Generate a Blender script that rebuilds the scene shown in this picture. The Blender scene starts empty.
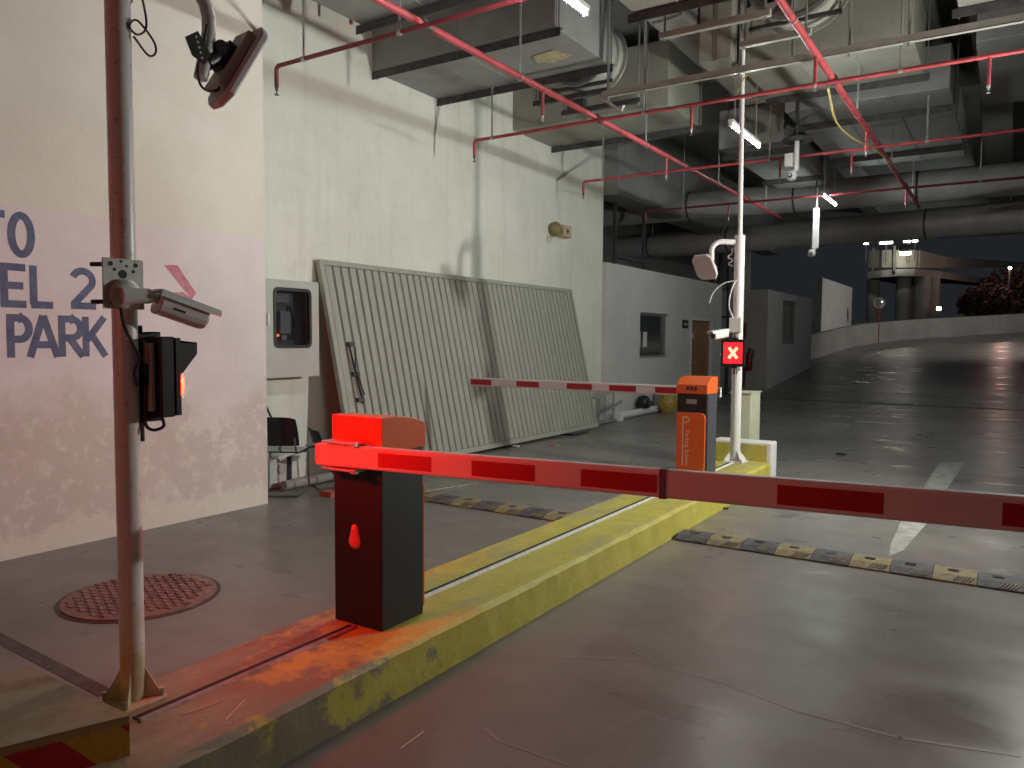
import bpy, bmesh, math, random
import numpy as np
from mathutils import Vector, Matrix, Euler
random.seed(7)
scene = bpy.context.scene
col = scene.collection
PI = math.pi

# ------------------------------------------------------------------ camera
FPX, CX, CY, CAMH = 770.0, 512.0, 384.0, 1.58      # focal length in pixels of the 1024x768 frame
def cam_axes(vp=(1010, 342), slope=.0065):
    y = np.array([vp[0]-CX, vp[1]-CY, FPX]); y /= np.linalg.norm(y)
    n = np.cross(y, np.array([1, slope, 0.])); n /= np.linalg.norm(n)
    if n[1] > 0: n = -n
    x = np.cross(y, n); x /= np.linalg.norm(x)
    if x[0] < 0: x = -x
    return np.array([x, y, n])
CM = cam_axes()
cd = bpy.data.cameras.new('camera'); cam = bpy.data.objects.new('camera', cd); col.objects.link(cam)
cd.lens = FPX*36/1024; cd.sensor_width = 36; cd.clip_end = 400
R_ = CM @ np.array([[1, 0, 0], [0, -1, 0], [0, 0, -1]]).T
m4 = Matrix.Identity(4)
for i in range(3):
    for j in range(3): m4[i][j] = float(R_[i, j])
m4.translation = (0, 0, CAMH)
cam.matrix_world = m4
scene.camera = cam
# ------------------------------------------------------------------ world, exposure
w = bpy.data.worlds.new('night'); scene.world = w; w.use_nodes = True
w.node_tree.nodes['Background'].inputs[0].default_value = (.75, .85, 1.0, 1)
w.node_tree.nodes['Background'].inputs[1].default_value = .011
vs = scene.view_settings
vs.view_transform = 'Standard'; vs.look = 'None'; vs.gamma = 1; vs.use_curve_mapping = False
vs.exposure = 0.75
TUBE_E = 135.0      # radiance of the fluorescent tubes
FLOOD_W = 215.0
RED_E = 165.0
RED_BACK_E = 125.0
OVERPASS_W = 700.0
RAMP_LAMP_W = 1100.0

def ray(px, py): return CM @ np.array([px-CX, py-CY, FPX])
CC = np.array([0, 0, CAMH])
def onZ(px, py, z=0.): r = ray(px, py); return Vector(CC + r*(z-CAMH)/r[2])
def onX(px, py, x): r = ray(px, py); return Vector(CC + r*x/r[0])
def onY(px, py, y): r = ray(px, py); return Vector(CC + r*y/r[1])
RG, RY0 = .08, 21.4
def ramp_z(y): return max(0, RG*(y-RY0))
def onRamp(px, py):
    r = ray(px, py); t = (-CAMH-RG*RY0)/(r[2]-RG*r[1]); return Vector(CC + r*t)

# ------------------------------------------------------------------ materials
MATS = {}
def mat(name, c, rough=.6, metal=0., var=.0, scale=6., bump=0., emit=None, estr=0., spec=.5, c2=None, detail=6., stretch=(1, 1, 1), coat=0.):
    if name in MATS: return MATS[name]
    m = bpy.data.materials.new(name); m.use_nodes = True
    nt = m.node_tree; b = nt.nodes['Principled BSDF']
    b.inputs['Base Color'].default_value = (*c, 1); b.inputs['Roughness'].default_value = rough
    b.inputs['Metallic'].default_value = metal; b.inputs['Specular IOR Level'].default_value = spec
    b.inputs['Coat Weight'].default_value = coat
    if emit:
        b.inputs['Emission Color'].default_value = (*emit, 1); b.inputs['Emission Strength'].default_value = estr
    if var or bump:
        tc = nt.nodes.new('ShaderNodeTexCoord'); mp = nt.nodes.new('ShaderNodeMapping')
        geo = nt.nodes.new('ShaderNodeNewGeometry')
        mp.inputs['Scale'].default_value = stretch
        nt.links.new(geo.outputs['Position'], mp.inputs[0])
        nz = nt.nodes.new('ShaderNodeTexNoise'); nz.inputs['Scale'].default_value = scale; nz.inputs['Detail'].default_value = detail
        nt.links.new(mp.outputs[0], nz.inputs[0])
        if var:
            rp = nt.nodes.new('ShaderNodeMix'); rp.data_type = 'RGBA'
            a = c2 if c2 else tuple(max(0, x*(1-var)) for x in c)
            bb = c if c2 else tuple(min(1, x*(1+var)) for x in c)
            rp.inputs[6].default_value = (*a, 1); rp.inputs[7].default_value = (*bb, 1)
            mr = nt.nodes.new('ShaderNodeMapRange'); mr.inputs[1].default_value = .33; mr.inputs[2].default_value = .67
            nt.links.new(nz.outputs[0], mr.inputs[0]); nt.links.new(mr.outputs[0], rp.inputs[0])
            nt.links.new(rp.outputs[2], b.inputs['Base Color'])
        if bump:
            bp = nt.nodes.new('ShaderNodeBump'); bp.inputs['Strength'].default_value = bump; bp.inputs['Distance'].default_value = .01
            nt.links.new(nz.outputs[0], bp.inputs['Height']); nt.links.new(bp.outputs[0], b.inputs['Normal'])
    MATS[name] = m
    return m

class N:
    """small node helper"""
    def __init__(s, name):
        s.m = bpy.data.materials.new(name); s.m.use_nodes = True; s.nt = s.m.node_tree
        s.b = s.nt.nodes['Principled BSDF']; s.geo = s.nt.nodes.new('ShaderNodeNewGeometry')
        MATS[name] = s.m
    def link(s, a, b): s.nt.links.new(a, b)
    def pos(s, sc=(1, 1, 1), loc=(0, 0, 0), rot=(0, 0, 0)):
        mp = s.nt.nodes.new('ShaderNodeMapping'); mp.inputs['Scale'].default_value = sc; mp.inputs['Location'].default_value = loc
        mp.inputs['Rotation'].default_value = rot
        s.link(s.geo.outputs['Position'], mp.inputs[0]); return mp.outputs[0]
    def noise(s, scale, detail=6, rough=.55, v=None, dist=0.):
        n = s.nt.nodes.new('ShaderNodeTexNoise'); n.inputs['Scale'].default_value = scale; n.inputs['Detail'].default_value = detail
        n.inputs['Roughness'].default_value = rough; n.inputs['Distortion'].default_value = dist
        s.link(v if v is not None else s.pos(), n.inputs[0]); return n.outputs[0]
    def rng(s, v, a, b, lo=0., hi=1.):
        n = s.nt.nodes.new('ShaderNodeMapRange'); n.inputs[1].default_value = a; n.inputs[2].default_value = b
        n.inputs[3].default_value = lo; n.inputs[4].default_value = hi; s.link(v, n.inputs[0]); return n.outputs[0]
    def mix(s, f, a, b):
        n = s.nt.nodes.new('ShaderNodeMix'); n.data_type = 'RGBA'
        for sock, v in ((n.inputs[0], f), (n.inputs[6], a), (n.inputs[7], b)):
            if isinstance(v, (int, float)): sock.default_value = v
            elif isinstance(v, tuple): sock.default_value = (*v, 1)
            else: s.link(v, sock)
        return n.outputs[2]
    def math(s, op, a, b=None):
        n = s.nt.nodes.new('ShaderNodeMath'); n.operation = op
        for i, v in enumerate((a, b)):
            if v is None: continue
            if isinstance(v, (int, float)): n.inputs[i].default_value = v
            else: s.link(v, n.inputs[i])
        return n.outputs[0]
    def xyz(s):
        n = s.nt.nodes.new('ShaderNodeSeparateXYZ'); s.link(s.geo.outputs['Position'], n.inputs[0]); return n.outputs
    def bump(s, h, st=.3, d=.01):
        n = s.nt.nodes.new('ShaderNodeBump'); n.inputs['Strength'].default_value = st; n.inputs['Distance'].default_value = d
        s.link(h, n.inputs['Height']); s.link(n.outputs[0], s.b.inputs['Normal'])

# floor: sealed concrete, blotchy, patches of gloss
def mk_floor():
    n = N('floor_concrete')
    a = n.noise(.55, 5, .6); b = n.noise(5, 8, .65); c = n.noise(40, 4)
    cc = n.mix(n.rng(a, .35, .65), (.15, .139, .126), (.23, .214, .195))
    cc = n.mix(n.math('MULTIPLY', n.rng(b, .45, .75), .45), cc, (.108, .098, .09))
    cc = n.mix(n.math('MULTIPLY', n.rng(c, .5, .8), .25), cc, (.29, .28, .26))
    st = n.noise(1.1, 7, .7, n.pos((1.6, .35, 1)), .6)
    cc = n.mix(n.math('MULTIPLY', n.rng(st, .56, .72), .35), cc, (.29, .28, .26))
    n.link(cc, n.b.inputs['Base Color'])
    n.link(n.math('ADD', n.rng(b, .2, .8, .0, .06), n.rng(n.noise(1.3, 2, .5, n.pos((1, 1.8, 1))), .3, .7, .22, .40)), n.b.inputs['Roughness'])
    n.bump(n.math('ADD', b, n.math('MULTIPLY', c, .35)), .12, .005)
    return n.m
M_floor = mk_floor()
def mk_front_wall():
    n = N('lettered_wall_paint')
    z = n.xyz()[2]; y = n.xyz()[1]
    a = n.noise(1.3, 6, .6); b = n.noise(7, 8, .7); f = n.noise(26, 6, .6)
    cream = n.mix(n.rng(a, .35, .65), (.74, .71, .62), (.82, .795, .71))
    lav = n.mix(n.rng(a, .35, .65), (.74, .67, .675), (.84, .775, .785))
    zz = n.math('ADD', z, n.rng(f, .3, .7, -.006, .006))
    cc = n.mix(n.rng(zz, 2.475, 2.492), lav, cream)
    # paint worn back to beige render low on the wall, pale flakes, whitish foot
    wv = n.math('ADD', z, n.rng(n.noise(1.1, 6, .65), .3, .7, -.45, .45))
    cc = n.mix(n.math('MULTIPLY', n.rng(wv, 1.30, .95), .62), cc, (.60, .52, .43))
    fk = n.math('MULTIPLY', n.rng(n.noise(9, 7, .68), .53, .62), n.rng(wv, 1.5, 1.0))
    cc = n.mix(n.math('MULTIPLY', fk, .55), cc, (.86, .82, .75))
    fy = n.math('MULTIPLY', n.math('MULTIPLY', n.rng(n.noise(2.6, 8, .7), .50, .56), n.rng(y, 3.5, 4.1)), n.rng(z, 1.1, .8))
    cc = n.mix(n.math('MULTIPLY', fy, .6), cc, (.86, .82, .75))
    ft = n.rng(n.math('ADD', z, n.rng(n.noise(6, 7, .7), .3, .7, -.12, .12)), .22, .14)
    cc = n.mix(n.math('MULTIPLY', ft, .75), cc, (.80, .77, .68))
    cc = n.mix(n.math('MULTIPLY', n.rng(f, .55, .8), .18), cc, (.45, .42, .37))
    n.link(cc, n.b.inputs['Base Color']); n.b.inputs['Roughness'].default_value = .75
    n.bump(n.math('ADD', n.math('MULTIPLY', f, .6), b), .35, .008)
    return n.m
M_fwall = mk_front_wall()
def mk_wall(name, c1, c2, stain):
    n = N(name)
    a = n.noise(.9, 6, .6); b = n.noise(4, 8, .7); d = n.noise(2.2, 5, .6, n.pos((3, 3, .22)))
    cc = n.mix(n.rng(a, .35, .65), c1, c2)
    cc = n.mix(n.math('MULTIPLY', n.rng(b, .5, .75), .3), cc, stain)
    cc = n.mix(n.math('MULTIPLY', n.rng(d, .52, .72), .35), cc, stain)
    n.link(cc, n.b.inputs['Base Color']); n.b.inputs['Roughness'].default_value = .8
    n.bump(b, .25, .008)
    return n.m
M_rwall = mk_wall('cream_plaster', (.71, .71, .63), (.80, .80, .72), (.55, .54, .46))
M_room = mk_wall('white_room_paint', (.56, .555, .53), (.63, .625, .60), (.46, .455, .43))
M_conc = mk_wall('grey_concrete', (.28, .28, .26), (.36, .36, .34), (.2, .2, .19))
M_ceil = mk_wall('ceiling_concrete', (.21, .21, .20), (.27, .27, .255), (.15, .15, .14))
def mk_yellow():
    n = N('yellow_kerb_paint')
    b = n.noise(6, 8, .7); f = n.noise(20, 7, .7); y = n.xyz()[1]; z = n.xyz()[2]
    cc = n.mix(n.rng(b, .35, .65), (.49, .415, .06), (.60, .53, .11))
    # bare concrete where the paint has worn: mostly at the near end, greyed further there to dull the red light
    thr = n.rng(y, 1.4, 3.4, -.10, .26)
    wear_dull = n.rng(n.math('SUBTRACT', n.noise(3.2, 8, .72), thr), .40, .47)
    cc = n.mix(n.math('MULTIPLY', wear_dull, .88), cc, (.215, .19, .155))
    wt = n.math('MULTIPLY', n.rng(n.noise(2.4, 7, .7, n.pos((2.2, .8, 1))), .47, .62), n.rng(z, .205, .213))
    cc = n.mix(n.math('MULTIPLY', wt, .7), cc, (.36, .33, .20))
    cc = n.mix(n.math('MULTIPLY', n.rng(f, .56, .72), .55), cc, (.22, .17, .03))
    n.link(cc, n.b.inputs['Base Color']); n.b.inputs['Roughness'].default_value = .55
    n.bump(n.math('ADD', b, n.math('MULTIPLY', f, .5)), .5, .012)
    return n.m
M_yel = mk_yellow()
def mk_block():
    n = N('striped_block_paint')
    x, y, z = n.xyz()
    s = n.math('ADD', n.math('MULTIPLY', y, 1.0), n.math('MULTIPLY', z, .85))
    fr = n.math('FRACT', n.math('MULTIPLY', s, 3.4))
    stripe = n.math('GREATER_THAN', fr, .52)
    b = n.noise(8, 8, .7)
    col_ = n.mix(stripe, (.50, .33, .03), (.40, .012, .012))
    col_ = n.mix(n.rng(z, .318, .326), col_, (.34, .27, .11))
    top = n.math('GREATER_THAN', z, .344)
    topc = n.mix(n.rng(b, .4, .6), (.24, .19, .10), (.34, .29, .19))
    c = n.mix(top, col_, topc)
    c = n.mix(n.math('MULTIPLY', n.rng(b, .56, .7), .5), c, (.13, .10, .07))
    n.link(c, n.b.inputs['Base Color']); n.b.inputs['Roughness'].default_value = .6
    n.bump(b, .4, .01)
    return n.m
M_block = mk_block()
def mk_gate():
    n = N('grey_gate_paint')
    b = n.noise(5, 7, .65, n.pos((1, 3, .8))); f = n.noise(30, 5)
    cc = n.mix(n.rng(b, .35, .65), (.33, .33, .275), (.40, .40, .34))
    cc = n.mix(n.math('MULTIPLY', n.rng(f, .6, .8), .3), cc, (.26, .25, .2))
    n.link(cc, n.b.inputs['Base Color']); n.b.inputs['Roughness'].default_value = .5
    return n.m
M_gate = mk_gate()
def mk_pole():
    n = N('white_pole_paint')
    f = n.noise(30, 7, .7); b = n.noise(6, 6, .6)
    cc = n.mix(n.math('MULTIPLY', n.rng(f, .58, .66), .6), (.74, .72, .69), (.35, .27, .2))
    ft_ = n.math('MULTIPLY', n.rng(n.xyz()[2], .62, .40), n.rng(b, .38, .52)); ft_ = n.math('MULTIPLY', ft_, n.rng(n.xyz()[1], 5, 4))
    cc = n.mix(n.math('MULTIPLY', ft_, .6), cc, (.45, .33, .04))
    n.link(cc, n.b.inputs['Base Color']); n.b.inputs['Roughness'].default_value = .35
    n.bump(b, .1, .004)
    return n.m
M_pole = mk_pole()
def mk_duct(name, c1, c2):
    n = N(name)
    b = n.noise(2.5, 7, .65); f = n.noise(14, 6)
    cc = n.mix(n.rng(b, .35, .65), c1, c2)
    cc = n.mix(n.math('MULTIPLY', n.rng(f, .58, .75), .35), cc, tuple(v*.6 for v in c1))
    n.link(cc, n.b.inputs['Base Color']); n.b.inputs['Roughness'].default_value = .55; n.b.inputs['Metallic'].default_value = .15
    n.bump(b, .1, .01)
    return n.m
M_duct = mk_duct('galvanised_duct', (.235, .245, .235), (.30, .31, .295))
M_duct_cream = mk_duct('pale_duct', (.29, .29, .245), (.35, .35, .30))
M_insul = mk_duct('foil_insulation', (.36, .36, .35), (.46, .46, .45))
M_steel = mat('dark_angle_steel', (.075, .075, .075), .5, .3, var=.3, scale=12)
M_galv = mat('galvanised_rod', (.42, .42, .40), .4, .7)
M_redpipe = mat('red_pipe_paint', (.40, .065, .075), .38, 0, var=.25, scale=5)
M_redpipe_d = mat('shaded_red_pipe_paint', (.17, .025, .03), .4, 0, var=.25, scale=5)  # same pipe red, with the shade of unlit pipes put into the colour
M_black = mat('black_plastic', (.012, .012, .013), .42)
M_char = mat('charcoal_powder_coat', (.011, .0105, .0115), .6, var=.15, scale=40)
M_chargrey = mat('grey_side_powder_coat', (.062, .066, .078), .5)
M_orange = mat('orange_powder_coat', (.78, .135, .03), .38, var=.04, scale=30)
M_boomw = mat('white_boom_paint', (.72, .70, .70), .4, var=.05, scale=3)
M_boomr = mat('red_reflective_tape', (.42, .012, .02), .3)
M_alu = mat('aluminium', (.62, .61, .60), .35, .8)
M_zinc = mat('zinc_plate', (.55, .54, .5), .45, .4, var=.1, scale=20)
M_white = mat('white_plastic', (.70, .70, .69), .4)
M_lilac = mat('antenna_face_plastic', (.56, .50, .52), .45)
M_greyplas = mat('grey_housing_plastic', (.44, .42, .40), .45)
M_cabinet = mat('light_grey_enamel', (.52, .51, .47), .28, var=.04, scale=4)
M_dark = mat('dark_void', (.02, .02, .02), .8)
M_rust = mat('rusty_cast_iron', (.27, .15, .13), .55, .2, var=.35, scale=18, bump=.2)
M_whiteline = mat('white_road_paint', (.36, .355, .33), .5, var=.3, scale=9)
M_blue = mat('faded_navy_paint', (.085, .10, .20), .7, var=.35, scale=12, c2=(.15, .16, .25))
M_pinkarrow = mat('faded_red_paint', (.58, .22, .26), .7, var=.2, scale=14)
M_bumpg = mat('grey_rubber', (.085, .085, .088), .7, var=.3, scale=25, bump=.2)
M_bumpy = mat('yellow_rubber', (.25, .20, .10), .65, var=.35, scale=25, bump=.2)
M_reflector = mat('black_reflector', (.012, .012, .012), .3)
M_cream = mat('cream_cabinet_paint', (.60, .60, .44), .5, var=.05, scale=6)
M_endwhite = mat('white_kerb_paint', (.72, .72, .70), .5, var=.06, scale=10)
M_brown = mat('brown_wood_door', (.30, .15, .055), .45, var=.2, scale=4, stretch=(1, 1, .15))
M_ext = mat('extinguisher_red', (.30, .02, .02), .35)
M_glassdark = mat('dark_window_glass', (.035, .04, .04), .08, spec=.6)
M_paper = mat('paper_white', (.6, .62, .62), .8)
M_straw = mat('straw', (.62, .55, .38), .7)
M_chrome = mat('chrome_leg', (.28, .27, .26), .3, .9)
M_shell = mat('black_gloss_plastic', (.013, .013, .014), .16)
M_potyel = mat('yellow_brown_glaze', (.42, .30, .07), .5, var=.4, scale=25)
M_tube = mat('fluorescent_tube', (1, 1, 1), .5, emit=(.92, 1, .97), estr=TUBE_E)
M_wire = mat('black_cable', (.015, .015, .015), .5)
M_wirey = mat('yellow_cable', (.50, .38, .12), .5)
M_lens = mat('red_signal_lens', (.3, .01, .01), .3, emit=(1, .0021, .0006), estr=RED_E)
M_lensx = mat('red_cross_led', (.3, .01, .01), .3, emit=(1, .30, .16), estr=2.2)
M_lensback = mat('red_signal_glow', (.25, .005, .008), .3, emit=(1, .008, .012), estr=2.2)
M_lensrear = mat('red_signal_lens_strong', (.3, .01, .01), .3, emit=(1, .19, .11), estr=RED_BACK_E)
M_foliage = mat('night_leaves', (.07, .035, .025), .7, var=.4, scale=2)
M_trunk = mat('bark', (.06, .045, .035), .9)
M_glow = mat('distant_lamp', (1, 1, 1), .5, emit=(1, .93, .82), estr=8.)
M_floodglow = mat('flood_lamp_lens', (1, 1, 1), .5, emit=(1, 1, .95), estr=20.)
def mk_glass():
    m = bpy.data.materials.new('clear_pane'); m.use_nodes = True; nt = m.node_tree; nt.nodes.clear()
    o = nt.nodes.new('ShaderNodeOutputMaterial'); mx = nt.nodes.new('ShaderNodeMixShader'); mx.inputs[0].default_value = .12
    t = nt.nodes.new('ShaderNodeBsdfTransparent'); g = nt.nodes.new('ShaderNodeBsdfGlossy'); g.inputs['Roughness'].default_value = .08
    t.inputs[0].default_value = (.75, .75, .78, 1)
    nt.links.new(t.outputs[0], mx.inputs[1]); nt.links.new(g.outputs[0], mx.inputs[2]); nt.links.new(mx.outputs[0], o.inputs[0]); return m
M_pane = mk_glass()

# ------------------------------------------------------------------ mesh helpers (all in world coordinates)
WORG = {}      # world origin of every object, for parenting
def reg(o, org): WORG[o.name] = Vector(org)
def smooth(pts, n=5):
    P = [Vector(p) for p in pts]; P = [P[0]*2-P[1]]+P+[P[-1]*2-P[-2]]; out = []
    for i in range(1, len(P)-2):
        a, b, c, d = P[i-1], P[i], P[i+1], P[i+2]
        for k in range(n):
            t = k/n; out.append(.5*((2*b)+(c-a)*t+(2*a-5*b+4*c-d)*t*t+(3*b-3*c+d-a)*t**3))
    return out+[P[-2]]
class MB:
    def __init__(s): s.v = []; s.f = []; s.sm = []
    def add(s, vs, fs, smooth=False):
        k = len(s.v); s.v += [Vector(p) for p in vs]
        for f in fs: s.f.append([i+k for i in f]); s.sm.append(smooth)
        return s
    def box(s, a, b, M=None, bev=0.):
        x0, y0, z0 = [min(p, q) for p, q in zip(a, b)]; x1, y1, z1 = [max(p, q) for p, q in zip(a, b)]
        if bev > 0:
            bm = bmesh.new(); bmesh.ops.create_cube(bm, size=1)
            for v in bm.verts: v.co = Vector(((x0+x1)/2+v.co.x*(x1-x0), (y0+y1)/2+v.co.y*(y1-y0), (z0+z1)/2+v.co.z*(z1-z0)))
            bmesh.ops.bevel(bm, geom=bm.edges[:], offset=bev, segments=2, affect='EDGES', profile=.5)
            bm.verts.index_update()
            vs = [v.co.copy() for v in bm.verts]; fs = [[v.index for v in f.verts] for f in bm.faces]; bm.free()
        else:
            vs = [Vector(p) for p in ((x0, y0, z0), (x1, y0, z0), (x1, y1, z0), (x0, y1, z0), (x0, y0, z1), (x1, y0, z1), (x1, y1, z1), (x0, y1, z1))]
            fs = [(0, 3, 2, 1), (4, 5, 6, 7), (0, 1, 5, 4), (1, 2, 6, 5), (2, 3, 7, 6), (3, 0, 4, 7)]
        if M is not None: vs = [M @ v for v in vs]
        return s.add(vs, fs)
    def prism(s, poly, d, M=None):
        """poly: list of 3D points, d: extrusion vector"""
        n = len(poly); d = Vector(d); P0 = [Vector(p) for p in poly]; vs = P0 + [p+d for p in P0]
        fs = [list(range(n))[::-1], list(range(n, 2*n))] + [[i, (i+1) % n, n+(i+1) % n, n+i] for i in range(n)]
        if M is not None: vs = [M @ v for v in vs]
        return s.add(vs, fs)
    def tube(s, pts, r, seg=10, caps=True):
        pts = [Vector(p) for p in pts]; rs = r if isinstance(r, (list, tuple)) else [r]*len(pts)
        vs = []; prev = None
        for i, p in enumerate(pts):
            a = pts[i]-pts[i-1] if i else pts[1]-pts[0]
            b = pts[i+1]-pts[i] if i < len(pts)-1 else a
            t = (a.normalized()+b.normalized())
            t = t.normalized() if t.length > 1e-6 else a.normalized()
            if prev is None:
                u = t.cross(Vector((0, 0, 1)))
                if u.length < .01: u = t.cross(Vector((1, 0, 0)))
            else: u = prev-t*prev.dot(t)
            u.normalize(); prev = u; v = t.cross(u)
            for k in range(seg):
                an = 2*PI*k/seg; vs.append(p+(u*math.cos(an)+v*math.sin(an))*rs[i])
        n = len(pts); base = len(s.v)
        fs = [[i*seg+k, i*seg+(k+1) % seg, (i+1)*seg+(k+1) % seg, (i+1)*seg+k] for i in range(n-1) for k in range(seg)]
        s.add(vs, fs, True)
        if caps:
            s.f.append([base+k for k in range(seg)][::-1]); s.sm.append(False)
            s.f.append([base+(n-1)*seg+k for k in range(seg)]); s.sm.append(False)
        return s
    def ring(s, c, axis, r0, r1, h, seg=24):
        c = Vector(c); t = Vector(axis).normalized(); u = t.cross(Vector((0, 0, 1)))
        if u.length < .01: u = Vector((1, 0, 0))
        u.normalize(); v = t.cross(u); vs = []
        for rr, hh in ((r0, 0), (r1, 0), (r1, h), (r0, h)):
            for k in range(seg):
                a = 2*PI*k/seg; vs.append(c+(u*math.cos(a)+v*math.sin(a))*rr+t*hh)
        fs = []
        for j in range(4):
            for k in range(seg):
                fs.append([j*seg+k, j*seg+(k+1) % seg, ((j+1) % 4)*seg+(k+1) % seg, ((j+1) % 4)*seg+k])
        return s.add(vs, fs, True)
    def lathe(s, c, prof, seg=20, axis=(0, 0, 1)):
        c = Vector(c); t = Vector(axis).normalized(); u = t.cross(Vector((0, 0, 1)))
        if u.length < .01: u = Vector((1, 0, 0))
        u.normalize(); v = t.cross(u); vs = []
        for r, h in prof:
            for k in range(seg):
                a = 2*PI*k/seg; vs.append(c+(u*math.cos(a)+v*math.sin(a))*r+t*h)
        n = len(prof); base = len(s.v)
        fs = [[i*seg+k, i*seg+(k+1) % seg, (i+1)*seg+(k+1) % seg, (i+1)*seg+k] for i in range(n-1) for k in range(seg)]
        s.add(vs, fs, True)
        s.f.append([base+k for k in range(seg)][::-1]); s.sm.append(False)
        s.f.append([base+(n-1)*seg+k for k in range(seg)]); s.sm.append(False)
        return s
    def build(s, name, m, parent=None, label=None, cat=None, group=None, kind=None):
        xs = [p.x for p in s.v]; ys = [p.y for p in s.v]; zs = [p.z for p in s.v]
        org = Vector(((min(xs)+max(xs))/2, (min(ys)+max(ys))/2, min(zs)))
        me = bpy.data.meshes.new(name); me.from_pydata([p-org for p in s.v], [], s.f); me.update()
        me.polygons.foreach_set('use_smooth', s.sm)
        bm = bmesh.new(); bm.from_mesh(me); bmesh.ops.recalc_face_normals(bm, faces=bm.faces[:]); bm.to_mesh(me); bm.free()
        if any(s.sm): me.set_sharp_from_angle(angle=math.radians(40))
        me.materials.append(m)
        o = bpy.data.objects.new(name, me); col.objects.link(o)
        reg(o, org); o.location = org
        if parent is not None: o.parent = parent; o.location = org-WORG[parent.name]
        return tag(o, label, cat, group, kind)
def tag(o, label=None, cat=None, group=None, kind=None):
    if label: o['label'] = label
    if cat: o['category'] = cat
    if group: o['group'] = group
    if kind: o['kind'] = kind
    return o
def thing(name, loc, label, cat, group=None, kind=None):
    o = bpy.data.objects.new(name, None); col.objects.link(o); o.location = loc; reg(o, loc)
    o.empty_display_size = .1
    return tag(o, label, cat, group, kind)
def share(o, name, loc, parent=None, rot=None):
    """another object on the same mesh, world location loc"""
    c = bpy.data.objects.new(name, o.data); col.objects.link(c); reg(c, loc); c.location = Vector(loc)
    if parent is not None: c.parent = parent; c.location = Vector(loc)-WORG[parent.name]
    if rot is not None: c.rotation_euler = rot
    return c
def copy_tree(o, parent=None):
    c = o.copy(); col.objects.link(c); c.parent = parent
    for ch in [x for x in bpy.data.objects if x.parent == o]: copy_tree(ch, c)
    return c
def struct(mb, name, m, label=None, parent=None):
    return mb.build(name, m, parent, label=label, kind='structure' if parent is None else None)

# ================================================================== THE SETTING
fl = MB().box((-12, -6, -.3), (9, RY0-.15, 0)); 
struct(fl, 'floor', M_floor, 'grey sealed concrete driveway floor running under the barriers')
rp = MB().prism([(-12, RY0-.15, -.3), (-12, RY0-.15, 0), (-12, RY0+.15, 0), (-12, 58, ramp_z(58)), (-12, 58, -.3)], (21, 0, 0))
ramp = struct(rp, 'ramp', M_floor, 'dark concrete ramp climbing beyond the floor drain')
FLOOR = bpy.data.objects['floor']

# lettered wall
W1, W2 = -5.88, -6.7
fw = struct(MB().box((-7.6, -6, 0), (W1, 4.84, 6.0)), 'wall_left', M_fwall, 'pink-lit front wall painted with blue words')
rw = struct(MB().box((-7.6, 4.84, 0), (W2, 13.6, 6.0)), 'wall_left_rear', M_rwall, 'tall cream plaster wall behind the leaning gate')
# letters, strokes in the wall plane (y along the wall, z up)
def letter_strokes(strokes, y0, z0, w, h, t, name, m, closed=False):
    mb = MB(); K = [0]
    for st in strokes:
        pts = [Vector((y0+p[0]*w, z0+p[1]*h)) for p in st]
        n = len(pts); cl = (pts[0]-pts[-1]).length < 1e-4
        L = []; Rr = []
        for i, p in enumerate(pts):
            if cl:
                a = pts[i]-pts[i-1] if i else pts[0]-pts[-2]
                b = pts[i+1]-pts[i] if i < n-1 else pts[1]-pts[0]
            else:
                a = pts[i]-pts[i-1] if i else pts[1]-pts[0]
                b = pts[i+1]-pts[i] if i < n-1 else a
            d = (a.normalized()+b.normalized()); d = d.normalized() if d.length > 1e-5 else a.normalized()
            nn = Vector((-d.y, d.x)); k = t/2/max(.6, nn.dot(Vector((-a.normalized().y, a.normalized().x))))
            L.append(p+nn*k); Rr.append(p-nn*k)
        for i in range(n-1):
            q = [L[i], L[i+1], Rr[i+1], Rr[i]]
            K[0] += 1; mb.prism([(W1+.0002, p.x, p.y) for p in q], (.0012+.00006*K[0], 0, 0))
    return mb.build(name, m, fw)
def arc(cx, cy, rx, ry, a0, a1, n=12): return [(cx+rx*math.cos(math.radians(a0+(a1-a0)*i/n)), cy+ry*math.sin(math.radians(a0+(a1-a0)*i/n))) for i in range(n+1)]
t_ = .052
G = {
 'T': [[(0, .93), (1, .93)], [(.5, 0), (.5, .93)]],
 'O': [arc(.5, .5, .42, .43, 0, 360, 24)],
 'L': [[(.12, 1), (.12, .07)], [(0, .07), (1, .07)]],
 'E': [[(.14, 1), (.14, 0)], [(.0, .93), (1, .93)], [(.1, .5), (.9, .5)], [(0, .07), (1, .07)]],
 'V': [[(.05, 1), (.5, 0)], [(.5, 0), (.95, 1)]],
 '2': [arc(.5, .70, .38, .24, 160, -28, 12)+[(.12, .09)], [(.04, .07), (1, .07)]],
 'P': [[(.14, 0), (.14, 1)], [(.0, .93), (.5, .93)]+arc(.5, .68, .38, .25, 90, -90, 10)+[(.14, .43)]],
 'A': [[(.06, 0), (.5, 1)], [(.5, 1), (.94, 0)], [(.25, .3), (.75, .3)]],
 'R': [[(.14, 0), (.14, 1)], [(.0, .93), (.5, .93)]+arc(.5, .70, .36, .23, 90, -90, 10)+[(.14, .47)], [(.42, .47), (.94, 0)]],
 'K': [[(.14, 0), (.14, 1)], [(.92, 1), (.2, .42)], [(.38, .55), (.95, 0)]],
}
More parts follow.
